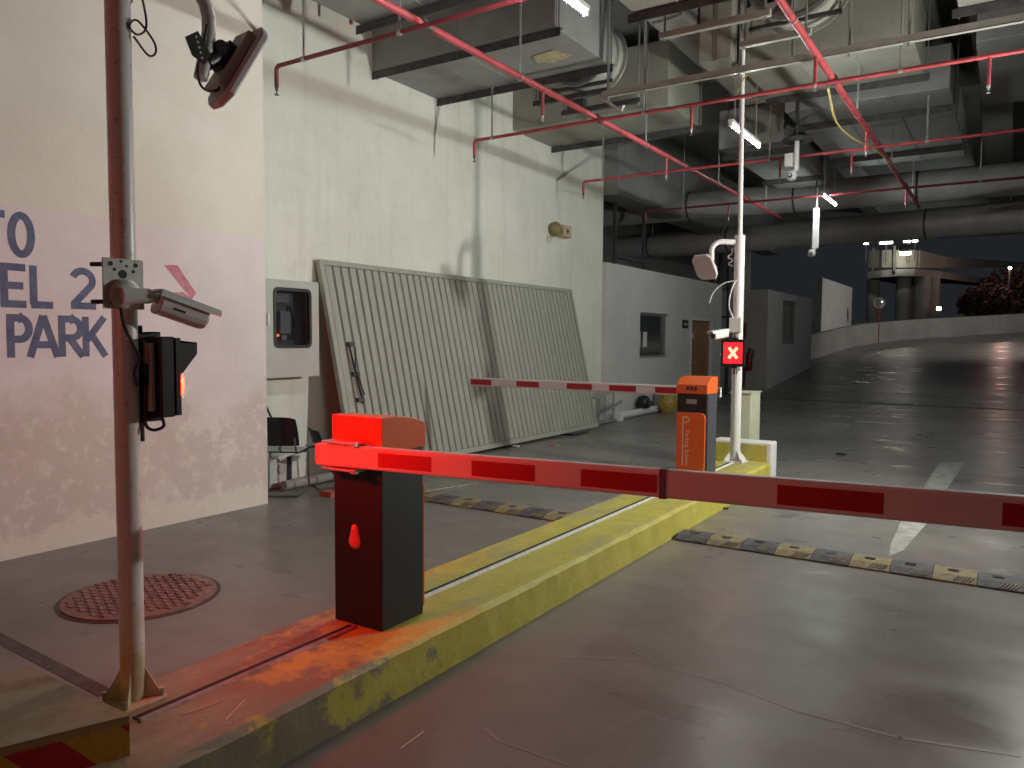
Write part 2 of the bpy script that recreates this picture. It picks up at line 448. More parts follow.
for ch, y0, z0, w_, h_ in (('T', 2.43, 2.13, .19, .31), ('O', 2.645, 2.13, .155, .315),
        ('L', 1.94, 1.78, .15, .30), ('E', 2.12, 1.78, .15, .30), ('V', 2.30, 1.78, .21, .30), ('E', 2.578, 1.78, .165, .30), ('L', 2.775, 1.78, .15, .30), ('2', 3.045, 1.78+.005, .195, .30),
        ('P', 2.61, 1.425, .165, .30), ('A', 2.745, 1.425, .215, .30), ('R', 2.955, 1.425, .19, .30), ('K', 3.13, 1.425, .185, .30)):
    letter_strokes(G[ch], y0, z0, w_, h_, t_, 'painted_letter', M_blue)
# faded arrow head
mb = MB(); A = lambda px, py: (W1+.0002, onX(px, py, W1).y, onX(px, py, W1).z)
mb.prism([A(164, 265), A(177, 265), A(196, 293), A(192, 299), A(181, 286)], (.002, 0, 0))
mb.prism([A(148, 293), A(183, 292), A(192, 299), A(150, 300)], (.002, 0, 0))
mb.build('painted_arrow', M_pinkarrow, fw)

# white room with window and door
wx = -6.6
rm = MB()
YA, YB = 13.6, 20.7; H1 = 3.07
win = (15.22, 16.9, 1.18, 2.16); dr = (18.32, 19.98, 0, 2.13)
for y0, y1, z0, z1 in ((YA, win[0], 0, H1), (win[1], dr[0], 0, H1), (dr[1], YB, 0, H1), (win[0], win[1], 0, win[2]), (win[0], win[1], win[3], H1), (dr[0], dr[1], dr[3], H1)):
    rm.box((wx-.2, y0, z0), (wx, y1, z1))
rm.box((-9.6, YB-.2, 0), (wx-.2, YB, H1)); rm.box((-9.6, YA, H1-.12), (wx-.2, YB, H1)); rm.box((-9.6, YA, 0), (-9.5, YB, H1))
struct(rm, 'wall_room', M_room, 'low white painted room wall with dark window and brown door')
w1 = thing('window_1', (wx, (win[0]+win[1])/2, win[2]), 'dark window in the low white room wall', 'window', kind='structure')
del w1['category']
f = MB()
for a, b in (((win[0], win[2]), (win[1], win[2]+.05)), ((win[0], win[3]-.05), (win[1], win[3])), ((win[0], win[2]), (win[0]+.05, win[3])), ((win[1]-.05, win[2]), (win[1], win[3]))):
    f.box((wx-.14, a[0], a[1]), (wx-.08, b[0], b[1]))
f.build('window_frame', M_alu, w1)
MB().box((wx-.125, win[0]+.05, win[2]+.05), (wx-.115, win[1]-.05, win[3]-.05)).build('pane', M_glassdark, w1)
for ya in (15.27, 15.62): MB().box((wx-.113, ya+.03, 1.42), (wx-.110, ya+.24, 1.75)).build('paper_notice', M_paper, w1)
d1 = thing('door_1', (wx, (dr[0]+dr[1])/2, 0), 'brown wooden door in the low white room wall', 'door', kind='structure'); del d1['category']
MB().box((wx-.12, dr[0]+.06, .0), (wx-.07, dr[1]-.06, dr[3]-.06)).build('door_leaf', M_brown, d1)
f = MB(); f.box((wx-.16, dr[0], 0), (wx+.01, dr[0]+.06, dr[3])); f.box((wx-.16, dr[1]-.06, 0), (wx+.01, dr[1], dr[3])); f.box((wx-.16, dr[0]+.06, dr[3]-.06), (wx+.01, dr[1]-.06, dr[3])); f.build('door_frame', M_endwhite, d1)
f = MB().tube([(wx-.07, 18.6, 1.0), (wx-.02, 18.6, 1.0), (wx-.02, 18.75, 1.0)], .015, 8); f.build('door_handle', M_alu, d1)
MB().box((wx-.069, 18.55, 1.62), (wx-.066, 18.72, 1.74)).build('door_label', M_paper, d1)
s = thing('door_sign', (wx, 17.85, 1.85), 'small dark plaque on the white wall beside the brown door', 'sign')
MB().box((wx+.0, 17.72, 1.86), (wx+.02, 18.08, 2.06), bev=.004).build('plaque', M_char, s)
for k in range(3): MB().box((wx+.0201, 17.78+.09*k, 1.93), (wx+.022, 17.84+.09*k, 1.99)).build('lettering', M_greyplas, s)

# second block with narrow window beside the ramp
b2 = MB(); BX = -6.0; B0, B1 = 23.1, 29.1
wn = (24.87, 26.75, 1.47, 2.84)
for y0, y1, z0, z1 in ((B0, wn[0], 0, 3.07), (wn[1], B1, 0, 3.07), (wn[0], wn[1], 0, wn[2]), (wn[0], wn[1], wn[3], 3.07)): b2.box((BX-.2, y0, z0), (BX, y1, z1))
b2.box((-9.6, B0, 0), (BX-.2, B0+.2, 3.07)); b2.box((-9.6, B1-.2, 0), (BX-.2, B1, 3.07)); b2.box((-9.6, B0+.2, 2.95), (BX-.2, B1-.2, 3.07))
struct(b2, 'wall_block', M_room, 'white block with tall narrow window beside the ramp')
w2 = thing('window_2', (BX, 25.8, wn[2]), 'tall narrow dim window in the white block beside the ramp', 'window', kind='structure'); del w2['category']
f = MB(); f.box((BX-.15, wn[0], wn[2]), (BX-.06, wn[0]+.12, wn[3])); f.box((BX-.15, wn[1]-.12, wn[2]), (BX-.06, wn[1], wn[3])); f.box((BX-.15, wn[0]+.12, wn[2]), (BX-.06, wn[1]-.12, wn[2]+.08)); f.box((BX-.15, wn[0]+.12, wn[3]-.08), (BX-.06, wn[1]-.12, wn[3])); f.build('window_frame', M_conc, w2)
MB().box((BX-.12, wn[0]+.12, wn[2]+.08), (BX-.11, wn[1]-.12, wn[3]-.08)).build('pane', mat('frosted_pane', (.22, .22, .2), .4), w2)
struct(MB().box((-9.9, YA, 0), (-9.6, 34, 6)), 'wall_alcove', M_conc, 'dark concrete wall at the back of the side alcove')
# third wall further up the ramp
p0, p1 = onX(821, 330, -6.75), onX(851, 330, -6.75)
zt = onX(821, 277, -6.75).z
struct(MB().box((-7.0, p0.y, 0.5), (-6.75, p1.y, zt)), 'wall_upper', M_room, 'pale wall panel at the top of the ramp behind the curved parapet')
up = p0
# curved parapet
pp = [(-6.75, 31.4), (-6.45, 32.97), (-6.3, 35.0), (-6.1, 37.0), (-5.7, 39.0), (-5.1, 40.7), (-4.4, 42.0), (-3.4, 43.4), (-2.1, 44.7), (-.8, 46.1), (.6, 47.6), (3, 50), (7, 54)]
mb = MB(); vs = []; fs = []
for i, (x, y) in enumerate(pp):
    a = Vector(pp[min(i+1, len(pp)-1)])-Vector(pp[max(i-1, 0)]); nn = Vector((-a.y, a.x)).normalized()*.28
    zb = ramp_z(y)-.2; zt_ = ramp_z(y)+.95
    vs += [(x, y, zb), (x, y, zt_), (x+nn.x, y+nn.y, zt_), (x+nn.x, y+nn.y, zb)]
for i in range(len(pp)-1):
    for j in range(4): fs.append([i*4+j, i*4+(j+1) % 4, (i+1)*4+(j+1) % 4, (i+1)*4+j])
fs += [[0, 1, 2, 3], [4*len(pp)-4+j for j in (3, 2, 1, 0)]]
mb.add(vs, fs); struct(mb, 'wall_parapet', M_conc, 'curved concrete parapet wall at the top of the ramp')
struct(MB().box((6.5, -6, 0), (6.8, RY0, 6)), 'wall_right', M_conc, 'plain concrete wall on the far right side of the driveway')

# ceiling and beams
struct(MB().box((-12, -6, 6.0), (9, 26, 6.25)), 'ceiling', M_ceil, 'dark concrete ceiling slab above the ducts')
for k, (a, b, lab) in enumerate((((-6.95, 13.6, 4.36), (-6.4, 26, 6.0), 'concrete beam continuing the wall line above the white room'),
      ((-3.75, -6, 5.35), (-3.35, 26, 6.0), 'long concrete ceiling beam running along the driveway over the island'),
      ((-.55, -6, 5.4), (-.1, 26, 6.0), 'long concrete ceiling beam over the right-hand lane'),
      ((-6.4, 13.2, 5.3), (6.5, 13.7, 6.0), 'concrete cross beam above the far sprinkler branch'),
      ((-12, 25.2, 4.6), (9, 26, 6.0), 'deep concrete edge beam at the mouth of the covered driveway'))):
    struct(MB().box(a, b), 'trim_%d' % (k+1), M_ceil, lab)

# ------------------------------------------------------------------ kerb island
TOP = .215; IX0, IX1 = -2.845, -2.2
isl = MB()
ny = 60
ys_ = [1.1+i*(8.75-1.1)/ny for i in range(ny+1)]
vs = []; fs = []
for i, y in enumerate(ys_):
    j = lambda a=.006: random.uniform(-a, a)
    vs += [(IX0, y, 0), (IX0+j(.003), y, TOP-.02), (IX0+.02+j(), y, TOP+j(.002)), (IX1-.022+j(), y, TOP+j(.002)), (IX1+j(.004), y, TOP-.025+j()), (IX1, y, 0)]
for i in range(ny):
    for k in range(5): fs.append([i*6+k, i*6+k+1, (i+1)*6+k+1, (i+1)*6+k])
fs += [list(range(6)), [ny*6+k for k in range(6)][::-1]]
isl.add(vs, fs)
ISL = isl.build('kerb_island', M_yel, label='worn yellow concrete kerb island between the two lanes', kind='structure')
# cable conduit and open slot in the top
for y0, y1, m in ((1.52, 2.60, mat('dull_pink_conduit', (.34, .28, .26), .6, var=.3, scale=20)), (2.95, 7.3, mat('white_conduit', (.62, .61, .58), .5, var=.15, scale=25)), (7.65, 8.5, M_endwhite)):  # near stretch is duller and pinker than the other two
    c = MB(); c.tube([(-2.545, y0, TOP), (-2.545, y1, TOP)], .014, 8); c.build('conduit', m, ISL)
    MB().box((-2.592, y0, TOP-.004), (-2.562, y1, TOP+.0035)).build('cable_slot', M_dark, ISL)
# raised end of the island
eb = thing('island_end_block', (-2.5, 8.87, 0), 'raised yellow island end block with white edges beside the far pole', 'kerb')
MB().box((-2.86, 8.76, 0), (-2.19, 8.99, .435), bev=.02).build('block', M_endwhite, eb)
MB().box((-2.83, 8.753, TOP), (-2.245, 8.765, .405)).build('yellow_face', M_yel, eb)
# near-left block with stripes
mb = MB(); mb.prism([(-3.03, 1.385, 0), (-2.36, 1.375, 0), (-2.5, 1.03, 0), (-2.6, .6, 0), (-2.62, -.6, 0), (-3.2, -.6, 0), (-3.1, .9, 0)], (0, 0, .35))
mb.build('striped_kerb_block', M_block, label='low concrete block with red and yellow stripes in front of the near pole', cat='kerb')

# ================================================================== THINGS ON THE FLOOR
# manhole
mc = (-4.39, 2.65); mh = thing('manhole_cover', (mc[0], mc[1], 0), 'round rusty red manhole cover in the left lane', 'manhole cover')
MB().lathe((mc[0], mc[1], 0), [(.43, .0), (.43, .012), (.42, .014)], 40).build('plate', M_rust, mh)
MB().ring((mc[0], mc[1], 0), (0, 0, 1), .436, .455, .004, 40).build('frame_ring', mat('dark_iron', (.10, .08, .07), .6, .4, var=.3, scale=20), mh)
tr = MB(); st = .062
for i in range(-7, 8):
    for j in range(-8, 9):
        x, y = i*st, j*st*.82+(.5*st*.82 if i % 2 else 0)
        if x*x+y*y > .385**2: continue
        tr.box((mc[0]+x-.024, mc[1]+y-.013, .013), (mc[0]+x+.024, mc[1]+y+.013, .021))
tr.build('tread_blocks', M_rust, mh, kind='stuff')
# collar of patched concrete around the cover, joints in the floor
def floor_strip(a, b, wd, m, name='floor_joint', h=.002):
    a, b = Vector(a), Vector(b); d = (b-a).normalized(); n = Vector((-d.y, d.x, 0))*wd/2
    return MB().prism([a-n+Vector((0, 0, -.01)), a+n+Vector((0, 0, -.01)), b+n+Vector((0, 0, -.01)), b-n+Vector((0, 0, -.01))], (0, 0, .01+h)).build(name, m, FLOOR)
M_joint = mat('dark_joint_filler', (.09, .085, .08), .8, var=.3, scale=12)
floor_strip(onZ(-20, 628), onZ(106, 694), .07, M_joint)
floor_strip(onZ(425, 491), onZ(478, 483), .035, M_whiteline, 'faded_line', .0015)
# lane arrow stem
P_ = [onZ(*p) for p in ((889, 556), (890, 546), (902, 519), (919, 494), (940, 462.5), (965.5, 462.5), (942, 496), (929, 521), (903, 551))]
MB().prism([(p.x, p.y, -.01) for p in P_], (0, 0, .0125)).build('lane_arrow_paint', M_whiteline, FLOOR)
# skid marks
def curve_strip(px, wd, m, name):
    pts = [onZ(*p) for p in px]; mb = MB()
    for a, b in zip(pts[:-1], pts[1:]):
        d = (b-a).normalized(); n = Vector((-d.y, d.x, 0))*wd/2; e = Vector((0, 0, -.01)); a2 = a-d*.004; b2 = b+d*.004
        mb.prism([a2-n+e, a2+n+e, b2+n+e, b2-n+e], (0, 0, .0112))
    mb.build(name, m, FLOOR)
M_skid = mat('tyre_scuff', (.20, .185, .17), .45, var=.5, scale=5, c2=(.25, .235, .215))
curve_strip([(560, 657), (640, 660), (720, 682), (800, 712), (900, 738), (1020, 756)], .018, M_skid, 'tyre_scuff')
curve_strip([(484, 728), (500, 742), (530, 752), (570, 766)], .012, M_skid, 'tyre_scuff')

# speed bumps made of rubber segments
seg_meshes = {}
def speed_bump(xs, y0, y1, label):
    t = thing('speed_bump', ((xs[0]+xs[-1])/2, (y0+y1)/2, 0), label, 'speed bump')
    for i in range(len(xs)-1):
        x0, x1 = min(xs[i], xs[i+1])+.002, max(xs[i], xs[i+1])-.002; ym = (y0+y1)/2; h = .045
        yel = i % 2 == 1
        prof = [(y0, 0), (y0, .012), (y0+.07, h-.006), (y0+.12, h), (y1-.12, h), (y1-.07, h-.006), (y1, .012), (y1, 0)]
        mb = MB().prism([(x0, a, b) for a, b in prof], (x1-x0, 0, 0))
        o = mb.build('rubber_segment', M_bumpy if yel else M_bumpg, t)
        # tread ribs on the near slope
        rb = MB(); nrm = Vector((0, -(h-.018), .07)).normalized()
        for k in range(5):
            xa = x0+(x1-x0)*(.56+.085*k)
            a = Vector((xa-.02, y0+.012, .018)); b = Vector((xa+.008, y0+.062, .036))
            if xa+.012 > x1: continue
            rb.prism([a, a+Vector((.007, 0, 0)), b+Vector((.007, 0, 0)), b], (0, -.002, .004))
        rb.build('tread_ribs', M_bumpg if yel else M_bumpy, o)
        xm = x0+(x1-x0)*.45
        MB().box((xm-.033, y0+.125, h-.002), (xm+.033, y0+.175, h+.004)).build('reflector', M_reflector, o)
speed_bump([-2.17+.256*i for i in range(14)], 5.74, 6.06, 'black and yellow rubber speed bump across the right-hand lane')
speed_bump([-2.87-.256*i for i in range(10)], 5.74, 6.06, 'black and yellow rubber speed bump across the left-hand lane')
# drain
dg = thing('floor_drain', (-1, RY0, 0), 'dark slotted drain grating across the driveway at the ramp foot', 'drain')
MB().box((-6.0, RY0-.17, -.05), (6.5, RY0+.17, .003)).build('channel', M_dark, dg)
gb = MB()
for i in range(156): gb.box((-5.96+i*.08, RY0-.15, .003), (-5.92+i*.08, RY0+.15, .012))
gb.build('grating_bars', mat('worn_steel', (.25, .25, .24), .4, .6), dg, kind='stuff')

# ------------------------------------------------------------------ barrier gates
def text_mesh(body, size, name, m, parent, M, ext=.0008, spacing=1.0):
    cu = bpy.data.curves.new(name, 'FONT'); cu.body = body; cu.size = size; cu.extrude = ext; cu.resolution_u = 3; cu.space_character = spacing
    tmp = bpy.data.objects.new('tmp_text', cu); col.objects.link(tmp)
    dg_ = bpy.context.evaluated_depsgraph_get(); me = bpy.data.meshes.new_from_object(tmp.evaluated_get(dg_))
    bpy.data.objects.remove(tmp); me.name = name
    me.transform(M); org = Vector((0, 0, 0)); me.materials.clear(); me.materials.append(m)
    o = bpy.data.objects.new(name, me); col.objects.link(o); reg(o, WORG[parent.name]); o.parent = parent; o.location = (0, 0, 0)
    return o
def barrier(loc, rz, label, boom):
    """built with its front panel towards -Y and the boom on the +Y side running to -X; turned by rz"""
    t = thing('barrier_gate', loc, label, 'barrier gate', 'parking barriers')
    o = Vector(loc); hw, hd = .152, .15
    def b(name, m, mb, parent=None, lab=None):
        ob = mb.build(name, m, parent or t, label=lab); return ob
    V = lambda x, y, z: (o.x+x, o.y+y, o.z+z)
    body = b('cabinet_body', M_char, MB().box(V(-hw, -hd, 0), V(hw, hd, .84), bev=.006))
    b('side_cover', M_chargrey if rz == 0 else M_char, MB().box(V(hw-.001, -hd+.03, .004), V(hw+.004, hd-.004, .838), bev=.002))
    # hood: profile in y-z
    prof = [(-hd-.012, .835), (-hd-.012, .925), (-hd+.115, .992), (hd-.05, 1.0), (hd+.006, 1.0), (hd+.006, .835)]
    if rz != 0: prof = [(-hd-.012, .835), (-hd-.012, .945), (-hd+.0, .958), (-hd+.08, .985), (-hd+.16, .997), (hd-.05, 1.0), (hd+.006, 1.0), (hd+.006, .835)]
    hood = b('hood', M_orange, MB().prism([V(-hw-.006, p[0], p[1]) for p in prof], (2*hw+.012, 0, 0)))
    md = hood.modifiers.new('bevel', 'BEVEL'); md.width = .004; md.segments = 2; md.limit_method = 'ANGLE'
    for k in range(3): b('hood_mark', mat('dark_blue_print', (.03, .03, .09), .5), MB().box(V(-.055+.04*k, -hd-.0135, .868), V(-.025+.04*k, -hd-.0115, .905)), hood)
    b('label_plate', mat('grey_label', (.30, .29, .29), .4), MB().box(V(-.055, -hd-.003, .735), V(.05, -hd+.001, .78), bev=.001))
    # orange door with rounded edge
    mb = MB(); w0, w1_ = -hw+.002, hw-.006; pr = []
    z0, z1, r = .03, .65, .05
    poly = [(w0, z0), (w1_, z0), (w1_, z1-r)] + [(w1_-r+r*math.cos(math.radians(a)), z1-r+r*math.sin(math.radians(a))) for a in (15, 30, 45, 60, 75, 90)] + [(w0, z1)]
    mb.prism([V(p[0], -hd-.018, p[1]) for p in poly], (0, .022, 0))
    door = b('front_door', M_orange, mb); md = door.modifiers.new('bevel', 'BEVEL'); md.width = .01; md.segments = 3; md.limit_method = 'ANGLE'
    M_ltr = mat('pale_lettering', (.72, .66, .58), .5)
    yy = -hd-.0196
    # P emblem with long stem, vertical words
    b('emblem_stem', M_ltr, MB().box(V(-.085, yy, .12), V(-.075, yy+.0016, .60)), door)
    e = MB()
    for p, q in zip(arc(-.045, .575, .028, .026, 90, -90, 10)[:-1], arc(-.045, .575, .028, .026, 90, -90, 10)[1:]):
        dv = (Vector(q)-Vector(p)).normalized(); nn = Vector((-dv.y, dv.x))*.0055
        e.prism([V(c.x, yy, c.y) for c in (Vector(p)-nn, Vector(p)+nn, Vector(q)+nn, Vector(q)-nn)], (0, .0016, 0))
    e.box(V(-.085, yy, .596), V(-.045, yy+.0016, .607)); e.box(V(-.075, yy, .543), V(-.045, yy+.0016, .554)); b('emblem', M_ltr, e, door)
    if True:
        Mt = Matrix.Translation(Vector((-.052, yy, .47))) @ Matrix.Rotation(PI/2, 4, 'X') @ Matrix.Rotation(-PI/2, 4, 'Z')
        tx = text_mesh('Parking System', .056, 'lettering', M_ltr, t, Mt, .0006, 1.02)
    # lock cover on the rear face
    mb = MB(); lx, lz = .018, .425
    prf = [(0, .062), (.012, .058), (.019, .045), (.022, .025), (.031, .0), (.036, -.02), (.034, -.04), (.022, -.055), (0, -.06)]
    out = [(a, c) for a, c in prf]+[(-a, c) for a, c in prf[1:-1][::-1]]; n_ = len(out)
    vs_ = [V(lx+a, hd-.001, lz+c) for a, c in out]+[V(lx+a*.85, hd+.008, lz+c*.9) for a, c in out]+[V(lx+a*.5, hd+.014, lz+c*.6) for a, c in out]
    mb.add(vs_, [[k*n_+i2, k*n_+(i2+1) % n_, (k+1)*n_+(i2+1) % n_, (k+1)*n_+i2] for k in (0, 1) for i2 in range(n_)]+[list(range(2*n_, 3*n_))], True)
    mb.tube([V(lx, hd+.012, lz+.03), V(lx, hd+.017, lz+.03)], .007, 10)
    b('lock_cover', mat('red_lock_cover', (.62, .16, .14), .4), mb)
    # boom (local -X along its length), on the rear side
    by0, by1 = hd+.055, hd+.098; bz, bh = boom['z'], .05
    x0, x1 = boom['x0'], boom['x1']; tl = boom.get('tilt', 0)
    Zt = lambda x: bz+(-x)*tl
    def bar(xa, xb, ya, yb, za, zb, bev=0):
        mb = MB(); pf = [(ya, za+.008), (ya+.006, za), (yb-.006, za), (yb, za+.008), (yb, zb-.008), (yb-.006, zb), (ya+.006, zb), (ya, zb-.008)] if bev else [(ya, za), (yb, za), (yb, zb), (ya, zb)]
        vs = [V(x, p[0], Zt(x)+p[1]) for x in (xa, xb) for p in pf]; n = len(pf)
        mb.add(vs, [list(range(n)), list(range(n, 2*n))]+[[i, (i+1) % n, n+(i+1) % n, n+i] for i in range(n)]); return mb
    bm_ = b('boom', M_boomw, bar(x0, x1, by0, by1, -bh, bh, 1))
    for a_, c_ in boom['red']:
        b('red_stripe', M_boomr, bar(a_, c_, by1-.0005, by1+.0015, -bh+.016, bh-.02), bm_)
        b('red_stripe', M_boomr, bar(a_, c_, by0-.0015, by0+.0005, -bh+.016, bh-.02), bm_)
    if 'joint' in boom:
        b('joint_sleeve', mat('joint_sleeve', (.16, .07, .07), .5), bar(boom['joint']-.012, boom['joint']+.012, by0-.003, by1+.003, -bh-.003, bh+.003), bm_)
    b('end_cap', M_boomr if boom.get('tip') else M_boomw, bar(x1-.006, x1-.0005, by0+.003, by1-.003, -bh+.005, bh-.005), bm_)
    # shaft hub and clamp
    b('drive_shaft', M_alu, MB().tube([V(0, hd-.01, bz), V(0, by0+.005, bz)], .035, 16))
    b('clamp_plate', M_alu, bar(-.13, .11, hd+.04, hd+.055, -.055, .055))
    for zz in (-.066, .057):
        b('clamp_bolt', M_alu, MB().tube([V(.115, by1+.012, bz+zz+.004), V(-.075, by1+.012, bz+zz+.004), V(-.085, by1-.03, bz+zz+.004), V(-.085, hd+.04, bz+zz+.004)], .006, 8))
        b('clamp_nut', M_alu, MB().box(V(-.10, by1-.005, bz+zz-.006), V(-.07, by1+.022, bz+zz+.014), bev=.002))
        b('clamp_strap', M_alu, MB().box(V(-.09, by0-.02, bz+zz-.002), V(.12, by1+.012, bz+zz+.0095)))
    t.rotation_euler.z = rz
    return t
BN, BF = (-2.552, 2.77, TOP), (-2.618, 7.485, TOP)
# far barrier: boom runs to -X
fx = lambda X: X-BF[0]
barrier(BF, 0, 'far orange barrier cabinet with pale lettering, boom lowered over the left lane',
        dict(z=.835, x0=.17, x1=fx(-5.57), tip=1, red=[(fx(a), fx(b_)) for a, b_ in ((-5.26, -5.565), (-4.59, -4.90), (-3.90, -4.22), (-3.37, -3.69), (-2.84, -3.15))]))
nx = lambda X: -(X-BN[0])
barrier(BN, PI, 'near black barrier cabinet with red-lit hood, boom lowered over the right lane',
        dict(z=.822, x0=.175, x1=nx(.75), tilt=.0262, joint=nx(-1.0), red=[(nx(a), nx(b_)) for a, b_ in ((-2.03, -2.33), (-1.52, -1.82), (-1.02, -1.32), (-.30, -.61), (.31, .0))]))

# ------------------------------------------------------------------ near pole, its antenna, camera and signal
def base_plate(t, x, y, r, s=.11):
    MB().box((x-s, y-s, TOP), (x+s, y+s, TOP+.012), bev=.003).build('base_plate', M_pole, t)
    for k in range(4):
        a = PI/4+k*PI/2; d = Vector((math.cos(a), math.sin(a), 0)); n = Vector((-d.y, d.x, 0))*.004; c = Vector((x, y, TOP+.011))
        MB().prism([c+d*(r-.005)-n, c+d*(s*1.1)-n, c+d*(s*1.1)+Vector((0, 0, .02))-n, c+d*(r-.003)+Vector((0, 0, .12))-n], n*2).build('gusset', M_pole, t)
        MB().tube([c+d*(s*1.18)+Vector((0, 0, -.005)), c+d*(s*1.18)+Vector((0, 0, .03))], .008, 6).build('anchor_bolt', M_galv, t)
PN = (-2.80, 1.655); r = .043
pn = thing('signal_pole', (PN[0], PN[1], TOP), 'near white painted pole with brownish red-lit side at the left', 'pole', 'barrier poles')
MB().tube([(PN[0], PN[1], TOP+.01), (PN[0], PN[1], 3.15)], r, 24).build('post', M_pole, pn)
base_plate(pn, PN[0], PN[1], r, .085)
MB().tube([(PN[0], PN[1], 2.78), (PN[0], PN[1], 2.86)], r+.008, 20).build('collar', M_galv, pn)
an = [(PN[0], PN[1]+.03, 3.02), (PN[0], PN[1]+.14, 3.02), (PN[0], PN[1]+.22, 3.0)] + [onX(*p, PN[0]) for p in ((187, -10), (197, 1), (204, 13), (207.5, 27), (207.5, 42), (204.5, 62), (199.5, 86))]
MB().tube(an, .027, 14).build('bent_arm', M_pole, pn)
MB().tube(smooth([(-2.755, 1.68, 2.90), (-2.755, 1.72, 2.80), (-2.755, 1.735, 2.70), (-2.755, 1.70, 2.66), (-2.755, 1.67, 2.68), (-2.755, 1.70, 2.71), (-2.755, 1.76, 2.66), (-2.755, 1.77, 2.62), (-2.755, 1.74, 2.60), (-2.755, 1.685, 2.65)]), .004, 6).build('loose_cable', M_wire, pn)
# antenna
def antenna(c, nrm, label, w_=.34, h_=.44, arm_pt=None):
    nrm = Vector(nrm).normalized(); side = nrm.cross(Vector((0, 0, 1))).normalized(); upv = side.cross(nrm).normalized()
    M = Matrix((side, upv, nrm)).transposed().to_4x4(); M.translation = Vector(c)
    t = thing('antenna_panel', c, label, 'antenna', 'vehicle tag antennas')
    ch = .05; poly = [(-w_/2+ch, -h_/2), (w_/2-ch, -h_/2), (w_/2, -h_/2+ch), (w_/2, h_/2-ch), (w_/2-ch, h_/2), (-w_/2+ch, h_/2), (-w_/2, h_/2-ch), (-w_/2, -h_/2+ch)]
    o = MB().prism([(p[0], p[1], -.012) for p in poly], (0, 0, .035), M).build('radome', M_lilac, t)
    md = o.modifiers.new('bevel', 'BEVEL'); md.width = .008; md.segments = 2; md.limit_method = 'ANGLE'
    MB().box((-w_*.33, -h_*.36, -.05), (w_*.33, h_*.34, -.012), M, .006).build('rear_housing', M_greyplas, t)
    k = MB().box((-.035, -.07, -.085), (.035, .05, -.05), M).tube([M @ Vector((-.05, -.01, -.10)), M @ Vector((.05, -.01, -.10))], .03, 12); k.build('swivel_bracket', M_black, t)
    return t, M
pc = Vector((PN[0], 2.16, 2.690)); nr = Vector((.12, .86, -.5))
ta, Ma = antenna(pc, nr, 'dark-backed antenna panel hanging from the near pole arm', .17, .41)
MB().tube([(PN[0], 2.008, 2.665), (PN[0], 2.06, 2.70)], .035, 12).build('clamp', M_black, ta)
br = MB(); br.prism([(PN[0]+.03, 1.90, 2.72), (PN[0]+.03, 1.955, 2.76), (PN[0]+.03, 2.01, 2.69), (PN[0]+.03, 1.985, 2.64), (PN[0]+.03, 1.93, 2.66)], (.004, 0, 0)); br.build('slotted_plate', M_black, ta)
for k in range(5):
    MB().tube([(PN[0]+.0335, 1.948+.006*k, 2.735-.018*k), (PN[0]+.0345, 1.948+.006*k, 2.735-.018*k)], .005, 8).build('slot_hole', M_paper, ta)
MB().tube(smooth([(PN[0]+.03, 2.0, 2.80), (PN[0]+.03, 1.975, 2.70), (PN[0]+.03, 1.955, 2.62), (PN[0]+.03, 1.965, 2.56), (PN[0]+.03, 2.0, 2.545), (PN[0]+.03, 2.04, 2.56), (PN[0]+.02, 2.06, 2.58)]), .005, 8).build('antenna_cable', M_wire, ta)

# bullet camera on a drilled plate
def bullet_camera(mount, tip_dir, t, L=.235, rad=.042, m=M_white):
    d = Vector(tip_dir).normalized(); side = d.cross(Vector((0, 0, 1))).normalized(); upv = side.cross(d)
    M = Matrix((d, side, upv)).transposed().to_4x4(); M.translation = Vector(mount)
    mb = MB(); prof = [(-.9, -.75), (-.5, -1), (.5, -1), (.9, -.75), (1, -.3), (1, .55), (.75, 1), (-.75, 1), (-1, .55), (-1, -.3)]
    mb.prism([(0, p[0]*rad, p[1]*rad) for p in prof], (L, 0, 0), M)
    o = mb.build('camera_body', m, t); md = o.modifiers.new('bevel', 'BEVEL'); md.width = .006; md.segments = 2; md.limit_method = 'ANGLE'
    mb = MB(); mb.prism([(-.01, -rad*.95, rad*1.0), (-.01, rad*.95, rad*1.0), (-.01, rad*1.12, rad*.5), (-.01, rad*1.22, rad*.5), (-.01, rad*1.0, rad*1.16), (-.01, -rad*1.0, rad*1.16), (-.01, -rad*1.22, rad*.5), (-.01, -rad*1.12, rad*.5)], (L+.05, 0, 0), M)
    mb.build('sun_visor', m, t)
    MB().tube([M @ Vector((L-.002, 0, -.1*rad)), M @ Vector((L+.006, 0, -.1*rad))], rad*.72, 18).build('lens_glass', M_black, t)
    MB().box((L*.25, rad*.98, -.012), (L*.5, rad*1.02, -.004), M).build('maker_mark', M_char, t)
    return M
XC = PN[0]+r+.035
cc = thing('bullet_camera', (PN[0]+r, 1.62, 1.70), 'bullet camera on a drilled steel plate on the near pole', 'camera', 'security cameras')
pl = MB().box((PN[0]+r+.004, 1.548, 1.677), (PN[0]+r+.010, 1.70, 1.855), bev=.002).build('mounting_plate', M_zinc, cc)
for (dy, dz, rr) in ((1.577, 1.835, .008), (1.669, 1.835, .008), (1.62, 1.80, .016), (1.59, 1.815, .006), (1.66, 1.812, .006), (1.577, 1.70, .008), (1.672, 1.698, .008), (1.647, 1.69, .006), (1.615, 1.845, .005), (1.635, 1.83, .005)):
    MB().tube([(PN[0]+r+.0098, dy, dz), (PN[0]+r+.0112, dy, dz)], rr, 12).build('plate_hole', M_black, pl)
